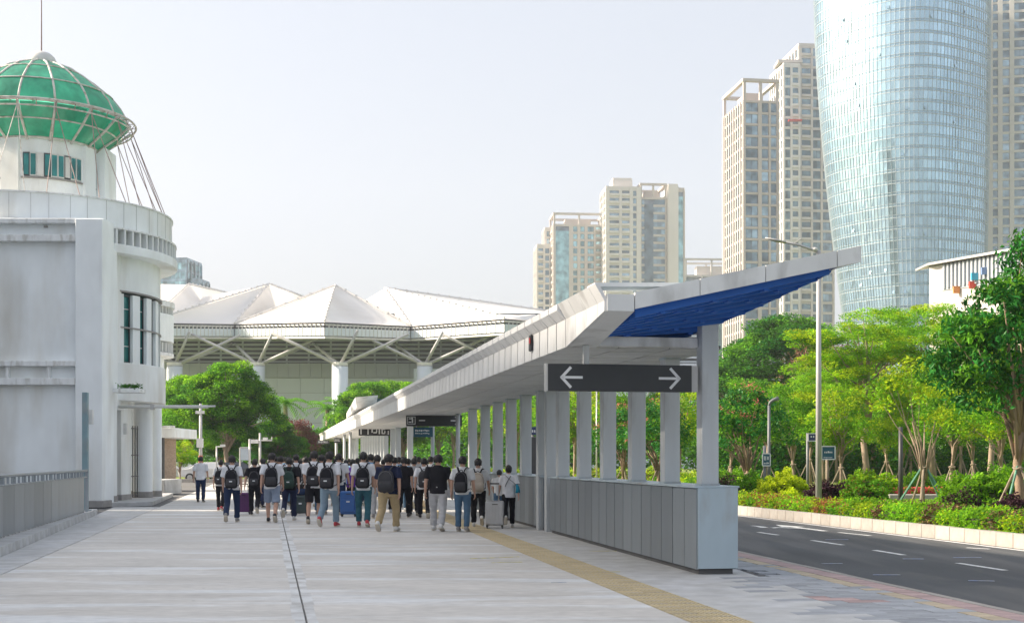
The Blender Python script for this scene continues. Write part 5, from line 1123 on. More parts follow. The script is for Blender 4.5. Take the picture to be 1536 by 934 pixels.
# flower bed, low kerb and path on the verge
fb = MB(); fb.hexa([(X(1335, 46), 46, VZ), (X(1440, 46), 46, VZ), (X(1440, 47), 47.2, VZ), (X(1335, 47), 47.2, VZ), (X(1335, 46), 46, VZ + .22), (X(1440, 46), 46, VZ + .22), (X(1440, 47), 47.2, VZ + .22), (X(1335, 47), 47.2, VZ + .22)])
tag(obj('garden_kerb', fb, M['kerb_pale'], loc=(X(1387, 46.5), 46.5, VZ)), 'pale concrete garden edging beside the black lamp post', 'edging')
pts = np.stack([rng.uniform(X(1340, 51), X(1500, 51), 5000), rng.uniform(49.5, 52.5, 5000), VZ + rng.uniform(.05, .38, 5000)], 1)
me = leaf_mesh('flower_bed', pts, .11, rng, [LM['bloom'], LM['light']], (rng.random(5000) < .35).astype(int), .7, .6); o = bpy.data.objects.new('flower_bed', me); col.objects.link(o); tag(o, 'bed of small red pink flowers behind the staked tree', 'flower bed', kind='stuff')
rng = np.random.default_rng(9); pp = []; 
for k in range(9): 
    pp.append(np.array([X(182 + k * 3.2, 44.7), 44.7, Z(584, 44.7)]) + rng.normal(size=(40, 3)) * np.array([.06, .12, .05]) + np.array([0, 0, .1]))
me = leaf_mesh('planter_greenery', np.concatenate(pp), .09, rng, [LM['dark']], None); o = bpy.data.objects.new('potted_plants', me); col.objects.link(o); tag(o, 'dark green plants growing on the rotunda planter shelf', 'plants', kind='stuff')
# ================================================================== PEOPLE
SKIN = [mat('skin_a', (.50, .30, .22), .55, var=.06), mat('skin_b', (.42, .25, .18), .55, var=.06)]
M['hair'] = mat('hair', (.012, .011, .011), .5, var=.3, scale=30, bump=.5, bscale=90)
def cloth(name, c, r=.85): return mat(name, c, r, var=.10, scale=6, bump=.35, bscale=14, bstretch=(1, 1, .6), spec=.2)
C = {k: cloth('cloth_' + k, v) for k, v in dict(white=(.72, .73, .76), offwhite=(.62, .63, .64), grey=(.40, .41, .43), black=(.016, .016, .02), navy=(.018, .025, .06), purple=(.13, .04, .32), brown=(.22, .13, .09), jeans=(.075, .14, .22), lightjeans=(.21, .29, .36), teal=(.035, .11, .14), khaki=(.40, .31, .18), lightgrey=(.46, .46, .47), darkblue=(.02, .035, .08), shortsblue=(.24, .29, .38), beige=(.48, .42, .35), bluebag=(.03, .28, .42), green=(.03, .06, .05), red=(.45, .04, .05), charcoal=(.05, .05, .055), skyblue=(.25, .42, .62), pink=(.6, .25, .3)).items()}
M['shoe_white'] = mat('shoe_white', (.65, .65, .64), .6, var=.1); M['shoe_black'] = mat('shoe_black', (.025, .025, .028), .6, var=.1); M['shoe_red'] = mat('shoe_red', (.45, .05, .06), .6, var=.1); M['shoe_grey'] = mat('shoe_grey', (.25, .24, .23), .6, var=.1)
M['sole'] = mat('sole', (.55, .50, .42), .8, var=.1)
dv = lambda a: Vector((0, math.sin(R(a)), -math.cos(R(a))))
POSES = [  # left thigh/shin, right thigh/shin, left arm/forearm, right arm/forearm, arm spread, head turn
 dict(l=(20, 6), r=(-14, -42), la=(-16, -4), ra=(14, 30), sp=9, ht=0),
 dict(l=(-14, -46), r=(20, 4), la=(14, 28), ra=(-16, -6), sp=8, ht=.25),
 dict(l=(10, 2), r=(-8, -24), la=(-8, 6), ra=(8, 22), sp=10, ht=-.2),
 dict(l=(-10, -30), r=(14, 4), la=(10, 60), ra=(-10, 4), sp=8, ht=.1),
 dict(l=(5, 0), r=(-4, -10), la=(-4, 10), ra=(2, 14), sp=11, ht=-.1),
 dict(l=(-16, -60), r=(16, 2), la=(16, 40), ra=(-24, -12), sp=13, ht=0),      # right hand trailing a case
 dict(l=(16, 2), r=(-15, -52), la=(-26, -14), ra=(12, 36), sp=13, ht=.2),     # left hand trailing a case
 dict(l=(8, 2), r=(-6, -20), la=(-6, 16), ra=(10, 78), sp=8, ht=.45)]
def skeleton(p):
    J = {}
    for sd, key, ak in ((-1, 'l', 'la'), (1, 'r', 'ra')):
        hip = Vector((.092 * sd, 0, .92)); kn = hip + dv(p[key][0]) * .43 + Vector((.012 * sd, 0, 0)); an = kn + dv(p[key][1]) * .41
        sh = Vector((.178 * sd, -.01, 1.42)); ua = dv(p[ak][0]); ua.x += math.sin(R(p['sp'])) * sd; ua.normalize(); el = sh + ua * .29; fa = dv(p[ak][1]); fa.x += math.sin(R(p['sp'] * .4)) * sd; fa.normalize(); wr = el + fa * .25
        pitch = min(8, p[key][1] * .9 + 4) if p[key][1] < -8 else max(0, p[key][1] * 1.2)
        J[sd] = dict(hip=hip, kn=kn, an=an, sh=sh, el=el, wr=wr, ua=ua, fa=fa, pitch=R(pitch))
    return J
def hand_geo(mb, J, sd):
    w, f = J['wr'], J['fa']; side = Vector((0, 1, 0)) - f * f.y; side.normalize(); nrm = f.cross(side)
    mb.loft([(w - f * .02, side * .024, nrm * .02), (w + f * .03, side * .034, nrm * .017), (w + f * .085, side * .04, nrm * .014), (w + f * .1, side * .036, nrm * .012)], 8)
    inn = Vector((-sd, 0, 0))
    for k, L in enumerate((.072, .08, .075, .06)):
        b = w + f * .092 + side * (-.03 + k * .02); m1 = b + f * L * .5 + inn * .012; e = b + f * L * .9 + inn * .036
        mb.tube([b, m1, e], [.0095, .009, .0072], 6)
    b = w + f * .03 + side * .03; mb.tube([b, b + f * .035 + side * .022, b + f * .065 + side * .026 + inn * .012], [.0115, .0105, .008], 6)
def build_pose(p, seed):
    J = skeleton(p); parts = {}
    low = 9
    for sd in (-1, 1):
        a, pt = J[sd]['an'], J[sd]['pitch']
        for y in (-.075, .185): low = min(low, a.z + (y * math.sin(pt)) - .085 * math.cos(pt))
    lift = Vector((0, 0, -low))
    b = MB()
    b.loft([((0, 0, .84), (.13, 0, 0), (0, .10, 0)), ((0, 0, .93), (.155, 0, 0), (0, .105, 0)), ((0, 0, 1.08), (.135, 0, 0), (0, .09, 0)), ((0, 0, 1.25), (.16, 0, 0), (0, .10, 0)), ((0, 0, 1.37), (.175, 0, 0), (0, .095, 0)), ((0, -.005, 1.44), (.13, 0, 0), (0, .07, 0)), ((0, 0, 1.48), (.07, 0, 0), (0, .06, 0))], 16)
    b.tube([(0, -.005, 1.43), (0, .005, 1.5), (0, .02, 1.60)], [.062, .053, .05], 12)
    b.ball((0, .022, 1.625), (.074, .094, .112), 16, 12); b.tube([(0, .04, 1.60), (0, .065, 1.54)], [.06, .036], 10)       # skull, jaw
    b.tube([(0, .11, 1.635), (0, .128, 1.605)], [.009, .017], 6); b.ball((0, .10, 1.568), (.024, .014, .010), 8, 6); b.ball((0, .103, 1.655), (.045, .012, .008), 8, 6)
    for sd in (-1, 1): b.ball((.077 * sd, .015, 1.615), (.012, .022, .032), 8, 6)
    for sd in (-1, 1):
        j = J[sd]; b.tube([j['hip'] + Vector((0, 0, .03)), j['hip'].lerp(j['kn'], .5), j['kn'], j['kn'].lerp(j['an'], .3) - Vector((0, .012, 0)), j['an']], [.085, .074, .053, .056, .036], 12)
        b.tube([Vector((.12 * sd, 0, 1.41)), j['sh'], j['sh'].lerp(j['el'], .5), j['el'], j['el'].lerp(j['wr'], .3), j['wr'] + j['fa'] * .03], [.058, .054, .044, .037, .037, .025], 10)
        f = Vector((0, math.cos(j['pitch']), math.sin(j['pitch']))); b.tube([j['an'], j['an'] + f * .05 - Vector((0, 0, .04)), j['an'] + f * .14 - Vector((0, 0, .055))], [.036, .036, .03], 8)
    parts['body'] = (b, .0125)
    t = MB()
    t.loft([((0, 0, .85), (.186, 0, 0), (0, .128, 0)), ((0, 0, .95), (.18, 0, 0), (0, .124, 0)), ((0, 0, 1.10), (.174, 0, 0), (0, .115, 0)), ((0, 0, 1.25), (.19, 0, 0), (0, .122, 0)), ((0, 0, 1.36), (.203, 0, 0), (0, .117, 0)), ((0, -.006, 1.435), (.165, 0, 0), (0, .092, 0)), ((0, 0, 1.48), (.098, 0, 0), (0, .076, 0)), ((0, .0, 1.505), (.072, 0, 0), (0, .066, 0))], 18, p=2.2)
    for sd in (-1, 1):
        j = J[sd]; e = j['sh'].lerp(j['el'], .80); t.tube([Vector((.10 * sd, 0, 1.40)), j['sh'] + Vector((0, 0, -.005)), j['sh'].lerp(j['el'], .45), e], [.076, .078, .074, .079], 12)
    parts['shirt'] = (t, .0145)
    def pants(short):
        q = MB(); q.loft([((0, 0, .80), (.13, 0, 0), (0, .10, 0)), ((0, 0, .86), (.165, 0, 0), (0, .122, 0)), ((0, 0, .95), (.17, 0, 0), (0, .118, 0)), ((0, 0, 1.03), (.155, 0, 0), (0, .108, 0))], 16)
        for sd in (-1, 1):
            j = J[sd]; top = j['hip'] + Vector((0, 0, .0))
            if short: q.tube([top, j['hip'].lerp(j['kn'], .5), j['hip'].lerp(j['kn'], .98)], [.105, .100, .098], 14)
            else: q.tube([top, j['hip'].lerp(j['kn'], .5), j['kn'], j['kn'].lerp(j['an'], .45), j['kn'].lerp(j['an'], .95)], [.104, .090, .074, .070, .066], 14)
        return q
    parts['trousers'] = (pants(False), .0145); parts['shorts'] = (pants(True), .0145)
    extra = MB(); [hand_geo(extra, J[sd], sd) for sd in (-1, 1)]
    shoes = []
    for sd in (-1, 1):
        a, pt = J[sd]['an'], J[sd]['pitch']; Rm = Matrix.Rotation(pt, 3, 'X'); toe = .05 * sd
        def S(x, y, z): v = Rm @ Vector((x, y, z)); return a + v + lift
        up, so_ = MB(), MB()
        for mb_, zs in ((up, None), (so_, None)):
            secs = []
            prof = [(-.082, .030, -.066, -.01), (-.07, .038, -.066, .03), (-.02, .040, -.066, .035), (.05, .044, -.066, .0), (.11, .048, -.066, -.022), (.165, .042, -.066, -.035), (.188, .022, -.066, -.05)] if mb_ is up else [(-.092, .030, -.088, -.062), (-.07, .042, -.088, -.062), (0, .042, -.088, -.062), (.11, .052, -.088, -.062), (.17, .044, -.084, -.062), (.195, .022, -.08, -.064)]
            for y, hw, z0, z1 in prof:
                c = S(toe * y, y, (z0 + z1) / 2); secs.append((c, Rm @ Vector((hw, 0, 0)), Rm @ Vector((0, 0, (z1 - z0) / 2))))
            mb_.loft(secs, 12, p=2.6)
        shoes.append((up, so_))
    return J, parts, extra, lift, shoes
def wrinkle(me, amp, seed, kind):
    n = len(me.vertices); co = np.empty(n * 3); me.vertices.foreach_get('co', co); co = co.reshape(-1, 3); no = np.empty(n * 3); me.vertices.foreach_get('normal', no); no = no.reshape(-1, 3)
    r = np.random.default_rng(seed); d = np.zeros(n)
    for k in range(7):
        v = r.normal(size=3) * np.array([16, 12, 26 if kind != 'shirt' else 15]); d += np.sin(co @ v + r.uniform(0, 6.28)) * np.abs(np.sin(co @ (v[[1, 2, 0]] * .45) + k))
    me.vertices.foreach_set('co', (co + no * (d * amp / 4)[:, None]).ravel()); me.update()
# build every pose: lay the rough limbs out, fuse them into one skin with a voxel remesh, smooth
tmp = []; PB = []
for i, p in enumerate(POSES):
    J, parts, extra, lift, shoes = build_pose(p, i); rec = dict(J=J, lift=lift, shoes=[], parts={}, extra=extra)
    for nm, (mb_, vx) in parts.items():
        me = mb_.mesh(nm); orient(me); o = bpy.data.objects.new('tmp', me); col.objects.link(o)
        rm = o.modifiers.new('r', 'REMESH'); rm.mode = 'VOXEL'; rm.voxel_size = vx; s_ = o.modifiers.new('s', 'SMOOTH'); s_.factor = .5; s_.iterations = 4 if nm == 'body' else 5
        tmp.append((o, rec, nm, i))
    for up, so_ in shoes:
        a = up.mesh('shoe', True); orient(a); b = so_.mesh('sole'); orient(b); b.materials.append(M['sole']); rec['shoes'].append((a, b))
    PB.append(rec)
dg = bpy.context.evaluated_depsgraph_get()
for o, rec, nm, i in tmp:
    me = bpy.data.meshes.new_from_object(o.evaluated_get(dg)); me.name = nm
    if nm != 'body': wrinkle(me, .010 if nm == 'shirt' else .009, i * 3 + len(nm), nm)
    if nm == 'body':
        bm = bmesh.new(); bm.from_mesh(me); e = rec['extra'].mesh('h'); orient(e); bm.from_mesh(e); bm.to_mesh(me); bm.free()
    me.transform(Matrix.Translation(rec['lift'])); me.shade_smooth(); me.materials.append(SKIN[0] if nm == 'body' else C['white']); rec['parts'][nm] = me
for o, *_ in tmp: m0 = o.data; bpy.data.objects.remove(o); bpy.data.meshes.remove(m0)
# hair caps (short crop; longer bob)
def hair_mesh(kind, seed):
    q = MB(); n, m = 30, 20; rr = random.Random(seed); keep = []; vs = []
    for i in range(m + 1):
        t = -math.pi / 2 + math.pi * i / m
        for j in range(n):
            a = 2 * math.pi * j / n; x, y, z = math.cos(t) * math.cos(a), math.cos(t) * math.sin(a), math.sin(t)
            k = 1 + .035 * math.sin(a * 9 + t * 7) + .03 * math.sin(a * 17 - t * 11) + rr.uniform(-.02, .02)
            top = 1.12 if z > .2 else 1.05; vs.append((x * .083 * k * top, .014 + y * .102 * k * top, 1.632 + z * .115 * k * (1.1 if z > 0 else 1.0)))
    def ok(v):
        x, y, z = v[0], v[1] - .014, v[2] - 1.632
        lim = (.045 if y > .05 else (-.01 if y > -.01 else -.07)) if kind == 0 else (.035 if y > .06 else -.095)
        return z > lim
    fs = []
    for i in range(m):
        for j in range(n):
            f = (i * n + j, i * n + (j + 1) % n, (i + 1) * n + (j + 1) % n, (i + 1) * n + j)
            if all(ok(vs[k]) for k in f): fs.append(f)
    q.add(vs, fs); me = q.mesh('hair', True); bm = bmesh.new(); bm.from_mesh(me); bmesh.ops.remove_doubles(bm, verts=bm.verts, dist=.0005)
    bmesh.ops.delete(bm, geom=[v for v in bm.verts if not v.link_faces], context='VERTS'); bmesh.ops.recalc_face_normals(bm, faces=bm.faces); bm.to_mesh(me); bm.free(); me.shade_smooth(); me.materials.append(M['hair']); return me
HAIR = [hair_mesh(0, 1), hair_mesh(0, 2), hair_mesh(1, 3)]
def person(label, px, foot_py, head_py, pose, shirt, legs, legc, shoe='shoe_black', hair=0, rz=0, wide=1.0, group=None, skin=0, d=None, h=None):
    d = d or GD(foot_py); h = h or (foot_py - head_py) * d / FOC; k = h / 1.745
    rec = PB[pose]; root = thing('person', (X(px, d), d, .001), label, 'person', group, rz + .14 * math.sin(px * 1.7)); wide *= 1.07; root.scale = (k * wide, k * wide, k)
    def add(nm, me, m=None, parent=root):
        o = bpy.data.objects.new(nm, me); col.objects.link(o); o.parent = parent
        if m is not None: o.material_slots[0].link = 'OBJECT'; o.material_slots[0].material = m
        return o
    body = add('body', rec['parts']['body'], SKIN[skin]); add('shirt', rec['parts']['shirt'], C[shirt]); add(legs, rec['parts'][legs], C[legc])
    hr = add('hair', HAIR[hair]); hr.location = rec['lift'] + Vector((0, -.002, -.004)); hr.scale = (1.05, 1.03, 1.0); ht = POSES[pose]['ht']; hr.rotation_euler = (0, 0, 0)
    for a, b in rec['shoes']:
        if not a.materials: a.materials.append(M['shoe_black'])
        s = add('shoe', a, M[shoe]); add('sole', b, None, s)
    root['pose_i'] = pose; return root, k, wide
# ---- backpacks
def pack_mesh():
    q = MB(); q.loft([((0, -.20, .90), (.10, 0, 0), (0, .045, 0)), ((0, -.215, .93), (.142, 0, 0), (0, .075, 0)), ((0, -.225, 1.08), (.155, 0, 0), (0, .092, 0)), ((0, -.218, 1.24), (.148, 0, 0), (0, .085, 0)), ((0, -.20, 1.345), (.118, 0, 0), (0, .068, 0)), ((0, -.19, 1.385), (.07, 0, 0), (0, .045, 0))], 20, p=3.0); a = q.mesh('bag', True)
    q = MB(); q.loft([((0, -.295, .945), (.09, 0, 0), (0, .02, 0)), ((0, -.305, .97), (.118, 0, 0), (0, .035, 0)), ((0, -.312, 1.06), (.122, 0, 0), (0, .036, 0)), ((0, -.30, 1.15), (.105, 0, 0), (0, .025, 0))], 16, p=3.2); b = q.mesh('front_pocket', True)
    st_ = []
    for sd in (-1, 1):
        q = MB(); q.tube([(.045 * sd, -.17, 1.345), (.075 * sd, -.14, 1.43), (.105 * sd, -.06, 1.492), (.118 * sd, .03, 1.478), (.128 * sd, .112, 1.40), (.14 * sd, .135, 1.25), (.165 * sd, .09, 1.08), (.165 * sd, -.05, .99), (.13 * sd, -.14, .96)], [(.026, .007)] * 6 + [(.018, .006)] * 3, 8); st_.append(q.mesh('strap', True))
    q = MB(); q.tube([(-.035, -.19, 1.38), (-.03, -.195, 1.42), (0, -.195, 1.432), (.03, -.195, 1.42), (.035, -.19, 1.38)], .008, 6); hd = q.mesh('carry_handle', True)
    q = MB(); q.tube([(-.135, -.285, 1.12), (-.125, -.288, 1.26), (-.07, -.265, 1.345), (0, -.252, 1.37), (.07, -.265, 1.345), (.125, -.288, 1.26), (.135, -.285, 1.12)], .005, 5); zp = q.mesh('zipper')
    q = MB(); q.box((0, -.347, 1.08), (.07, .006, .03)); pt = q.mesh('patch')
    return a, b, st_, hd, zp, pt
PK = pack_mesh()
for me in (PK[0], PK[1], PK[2][0], PK[2][1], PK[3], PK[4], PK[5]):
    orient(me) if me not in (PK[4],) else None
    me.materials.append(C['black'])
M['zip'] = mat('zip', (.10, .10, .11), .4, var=.05)
def backpack(pr, label, c='black', patch=True, sc=1.0, full=True, group=None, pouch=False):
    root, k, wide = pr; o = bpy.data.objects.new('backpack', None); col.objects.link(o); tag(o, label, 'backpack', group)
    o.location = root.location + Vector((0, 0, PB[root['pose_i']]['lift'].z * k)); o.rotation_euler = root.rotation_euler; o.scale = (k * wide * sc, k * wide, k); o.empty_display_size = .1
    def add(nm, me, m, parent=o):
        q = bpy.data.objects.new(nm, me); col.objects.link(q); q.parent = parent; q.material_slots[0].link = 'OBJECT'; q.material_slots[0].material = m; return q
    bg_ = add('bag', PK[0], C[c]); fpk = add('front_pocket', PK[1], C[c] if c != 'black' else C['charcoal'])
    for s in PK[2]: add('strap', s, C[c if c != 'beige' else 'black'])
    if full:
        add('carry_handle', PK[3], C['black']); add('zipper', PK[4], M['zip'], bg_)
        if patch: add('patch', PK[5], M['sign_light'] if patch is True else patch, fpk)
# ---- wheeled suitcases
def suitcase(label, px, foot_py, w_, h_, c, rz=0, handle_h=.35, lean=0, ribs=True, metal=0.0):
    d = GD(foot_py); root = thing('suitcase', (X(px, d), d, .001), label, 'suitcase', None, rz); dp = w_ * .55
    m = mat('suitcase_' + str(px), c, .35, metal=metal, var=.08, coat=.2)
    def add(nm, q, mm, parent=root, bevel=0, smooth=False):
        me = q.mesh(nm, smooth); orient(me); me.materials.append(mm); o = bpy.data.objects.new(nm, me); col.objects.link(o); o.parent = parent
        if bevel: b = o.modifiers.new('b', 'BEVEL'); b.width = bevel; b.segments = 3
        return o
    q = MB(); q.box((0, 0, .07 + h_ / 2), (w_, dp, h_)); sh = add('shell', q, m, bevel=.045)
    if ribs:
        for x in (-.32, -.16, 0, .16, .32): q = MB(); q.box((x * w_, -dp / 2 - .003, .07 + h_ / 2), (w_ * .06, .012, h_ * .82)); add('rib', q, m, sh, .004)
    else:
        q = MB(); q.box((0, -dp / 2 - .015, .07 + h_ * .38), (w_ * .8, .05, h_ * .55)); add('outer_pocket', q, m, sh, .02)
        q = MB(); q.box((0, -dp / 2 - .043, .07 + h_ * .55), (w_ * .2, .008, .04)); add('badge', q, M['sign_light'], sh)
    q = MB(); q.tube([(-.06, -dp / 2 - .005, h_ * .98), (-.05, -dp / 2 - .035, h_ * .98), (.05, -dp / 2 - .035, h_ * .98), (.06, -dp / 2 - .005, h_ * .98)], .01, 6); add('side_grip', q, M['black'], sh)
    q = MB(); z0 = .07 + h_; q.tube([(-.09, dp * .3, z0 - .05), (-.09, dp * .3, z0 + handle_h)], .009, 6); q.tube([(.09, dp * .3, z0 - .05), (.09, dp * .3, z0 + handle_h)], .009, 6); hd = add('telescopic_handle', q, M['pole_grey'])
    q = MB(); q.tube([(-.11, dp * .3, z0 + handle_h), (.11, dp * .3, z0 + handle_h)], .017, 8); add('grip', q, M['black'], hd)
    for sx in (-1, 1):
        for sy in (-1, 1):
            q = MB(); x, y = sx * w_ * .4, sy * dp * .36; q.tube([(x - .012, y, .032), (x + .012, y, .032)], .031, 12); wv = add('wheel', q, M['rubber'])
            q = MB(); q.box((x, y, .06), (.05, .045, .04)); add('caster', q, M['black'], wv)
# ---- the walkers of the front ranks, measured one by one
Wk = 'walking away'
A = person('person in white t-shirt and dark trousers walking alone beside the rotunda', 301, 753, 685, 4, 'white', 'trousers', 'darkblue', rz=.05)
p = person('slim person in pale top, black trousers and red shoes at left of group', 331, 766, 690, 2, 'offwhite', 'trousers', 'black', 'shoe_red', 1, wide=.9); backpack(p, 'black backpack on the slim person with red shoes')
p = person('person in white t-shirt and dark blue trousers beside the purple suitcase', 348, 783, 682, 1, 'white', 'trousers', 'darkblue', 'shoe_grey'); backpack(p, 'black backpack with silver patch on person by purple suitcase')
p = person('person all in black pulling a purple suitcase', 382, 772, 688, 6, 'black', 'trousers', 'black', 'shoe_black', 1); backpack(p, 'black backpack on the person dressed all in black')
p = person('person in white t-shirt and pale blue grey shorts with black backpack', 408, 783, 678, 0, 'white', 'shorts', 'shortsblue', 'shoe_black', 0); backpack(p, 'plain black backpack on the person in pale blue shorts', patch=False)
p = person('person in black t-shirt and navy trousers beside dark green suitcase', 434, 780, 686, 5, 'black', 'trousers', 'navy', 'shoe_white', 1); backpack(p, 'dark green grey backpack on person beside dark green suitcase', 'green')
p = person('person in white t-shirt and black knee shorts with black backpack', 471, 785, 677, 3, 'white', 'shorts', 'black', 'shoe_black', 0); backpack(p, 'black backpack on the person in black knee shorts')
p = person('person in white t-shirt and light blue jeans lifting a heel', 494, 790, 676, 1, 'white', 'trousers', 'lightjeans', 'shoe_red', 1); backpack(p, 'black backpack with white logo on person in light blue jeans')
p = person('person in white t-shirt and teal jeans with black backpack', 545, 790, 679, 2, 'white', 'trousers', 'teal', 'shoe_red', 0); backpack(p, 'black backpack with white patch on person in teal jeans')
p = person('person in purple t-shirt half hidden behind blue suitcase', 529, 769, 688, 0, 'purple', 'trousers', 'black', 'shoe_black', 0)
p = person('person in brown shirt and pale trousers behind the khaki trousers', 566, 777, 683, 4, 'brown', 'trousers', 'lightgrey', 'shoe_grey', 1)
p = person('stocky person in navy t-shirt and khaki trousers', 583, 797, 680, 1, 'navy', 'trousers', 'khaki', 'shoe_white', 0, wide=1.12); backpack(p, 'dark charcoal backpack on the person in khaki trousers', 'charcoal', patch=False)
p = person('person in black top and black trousers behind the navy t-shirt', 606, 776, 686, 3, 'black', 'trousers', 'black', 'shoe_black', 1)
p = person('person in pale grey t-shirt with dark shoulder strap and black trousers', 621, 773, 688, 2, 'grey', 'trousers', 'black', 'shoe_black', 0)
p = person('person in white t-shirt, black trousers and half black backpack left of black t-shirt', 636, 777, 686, 0, 'white', 'trousers', 'black', 'shoe_black', 1); backpack(p, 'black and olive backpack on the person left of black t-shirt', 'charcoal')
p = person('broad person in plain black t-shirt and light grey trousers without a bag', 657, 796, 683, 2, 'black', 'trousers', 'lightgrey', 'shoe_white', 0, wide=1.12)
p = person('person in off-white t-shirt and blue jeans on the tactile strip', 694, 797, 685, 4, 'offwhite', 'trousers', 'jeans', 'shoe_grey', 1); backpack(p, 'black drawstring pack on the person in blue jeans', patch=False, sc=.95)
p = person('person in grey white t-shirt and black trousers with beige backpack', 717, 790, 687, 6, 'offwhite', 'trousers', 'black', 'shoe_white', 0); backpack(p, 'beige canvas backpack with black straps', 'beige', patch=False)
wm_ = person('short haired woman in white t-shirt and black trousers with blue bag', 763, 791, 697, 5, 'white', 'trousers', 'black', 'shoe_white', 2, wide=.94)
p = person('person in pale top partly hidden ahead of the woman with silver suitcase', 749, 780, 705, 3, 'offwhite', 'trousers', 'jeans', 'shoe_white', 1)
# blue shoulder bag with its black strap across the back
root, k, wide = wm_; sbg = thing('shoulder_bag', root.location, 'blue shoulder bag on a black strap across the woman', 'bag'); sbg.scale = (k * wide, k * wide, k)
lz = PB[5]['lift'].z; q = MB(); q.loft([((0.250, -.09, .98 + lz), (.07, .02, 0), (0, .09, 0)), ((0.255, -.09, 1.05 + lz), (.06, .02, 0), (0, .12, 0)), ((0.245, -.09, 1.15 + lz), (.05, .02, 0), (0, .12, 0)), ((0.230, -.09, 1.22 + lz), (.025, .01, 0), (0, .10, 0))], 14, p=3); me = q.mesh('bag', True); orient(me); me.materials.append(C['bluebag']); o = bpy.data.objects.new('bag', me); col.objects.link(o); o.parent = sbg
for sd, pts in ((0, [(.2, -.11, 1.2), (.13, -.137, 1.27), (.02, -.137, 1.36), (-.08, -.10, 1.455), (-.11, -.03, 1.49), (-.1, .06, 1.45)]), (1, [(.06, -.09, 1.45), (0, -.136, 1.36), (-.06, -.139, 1.25), (-.1, -.137, 1.15)])):
    q = MB(); q.tube([(x, y - .004, z + lz) for x, y, z in pts], [(.013, .005)] * len(pts), 8); me = q.mesh('strap', True); me.materials.append(C['black']); o = bpy.data.objects.new('strap', me); col.objects.link(o); o.parent = sbg
suitcase('purple wheeled suitcase pulled by the person dressed in black', 366, 771, .40, .58, (.10, .015, .12), .1, .25)
suitcase('dark green soft wheeled suitcase with blue bag on top', 452, 773, .42, .52, (.025, .045, .045), -.05, .30, ribs=False)
suitcase('blue wheeled suitcase in the middle of the walking group', 523, 774.5, .46, .66, (.02, .10, .32), .0, .18, ribs=False)
suitcase('silver ribbed aluminium suitcase pulled by the woman with blue bag', 742, 792, .44, .58, (.55, .55, .56), .05, .40, metal=.7)
d = GD(773); q = MB(); q.loft([((X(452, d), d, .60), (.13, 0, 0), (0, .09, 0)), ((X(452, d), d, .68), (.15, 0, 0), (0, .1, 0)), ((X(452, d), d, .78), (.12, 0, 0), (0, .08, 0))], 12, p=3)
tag(obj('holdall', q, C['darkblue'], loc=(X(452, d), d, .6), smooth=True), 'small dark blue holdall lying on the dark green suitcase', 'bag')
# ---- the crowd farther ahead
rc = random.Random(19); shirts = ['white', 'white', 'offwhite', 'white', 'black', 'navy', 'white', 'skyblue', 'grey']; legsC = ['black', 'darkblue', 'black', 'jeans', 'lightgrey', 'navy']
nm_ = dict(white='white', offwhite='off-white', grey='grey', black='black', navy='navy', skyblue='sky blue', darkblue='dark blue', jeans='denim blue', lightgrey='light grey')
spots = [(421, 38), (444, 38.5), (458, 41), (482, 38), (508, 37.5), (556, 39), (592, 39), (612, 40), (395, 43), (413, 46), (432, 45), (450, 47), (467, 44.5), (486, 46), (504, 45), (519, 44), (536, 46), (551, 44.5), (575, 46), (598, 44), (628, 44), (646, 42), (404, 53), (425, 55), (441, 53), (456, 56), (473, 54), (492, 52), (512, 55), (530, 53), (547, 55), (563, 52), (585, 55), (604, 52), (622, 54), (640, 52), (418, 64), (436, 66), (452, 63), (470, 67), (488, 64), (505, 68), (523, 64), (541, 66), (560, 63), (578, 66), (596, 64), (392, 58), (384, 66), (612, 66)]
for i, (px, d) in enumerate(spots):
    sh, lc = rc.choice(shirts), rc.choice(legsC); bag = rc.random() < .55
    lb_ = 'person in %s t-shirt, %s trousers%s in the crowd ahead' % (nm_[sh], nm_[lc], ' and backpack' if bag else '')
    pr = person(lb_, px, 0, 0, rc.randrange(8), sh, 'trousers', lc, rc.choice(['shoe_black', 'shoe_white', 'shoe_grey']), rc.randrange(2), rc.uniform(-.25, .15), rc.uniform(.95, 1.08), 'crowd ahead, ' + sh + ' ' + lc + (' bag' if bag else ''), rc.randrange(2), d, rc.uniform(1.62, 1.78))
    if bag: backpack(pr, 'black backpack on a person in %s t-shirt and %s trousers farther ahead' % (nm_[sh], nm_[lc]), 'black', full=False, group='backpacks in the crowd, ' + sh + ' ' + lc)
# ================================================================== STREET FURNITURE
M['post_dark'] = mat('post_dark', (.16, .17, .18), .5, var=.1)
def pole(name, label, px, d, z0, z1, r0, r1, m, cat='pole'):
    root = thing(name, (X(px, d), d, z0), label, cat); q = MB(); q.tube([(X(px, d), d, z0), (X(px, d), d, (z0 + z1) / 2), (X(px, d), d, z1)], [r0, (r0 + r1) / 2, r1], 14); obj('shaft', q, M[m], root, smooth=True); return root
d = 39.5
lp = pole('street_lamp', 'tall pale grey street lamp with double arms rising from the hedge', 1228, d, VZ, Z(376, d), .10, .065, 'pole_grey', 'street lamp')
q = MB(); q.tube([P(1228, 378, d), P(1200, 368, d), P(1148, 357, d)], [.045, .035, .03], 8); obj('arm', q, M['pole_grey'], lp, smooth=True)
q = MB(); q.loft([(P(1178, 363.5, d), (0, .10, 0), (0, 0, .035)), (P(1165, 361, d), (0, .13, 0), (0, 0, .045)), (P(1149, 357.5, d), (0, .08, 0), (0, 0, .03))], 10); obj('lamp_head', q, M['pole_grey'], lp, smooth=True)
q = MB(); q.tube([P(1190, 366, d), P(1202, 358, d)], .025, 6); obj('short_arm', q, M['pole_grey'], lp)
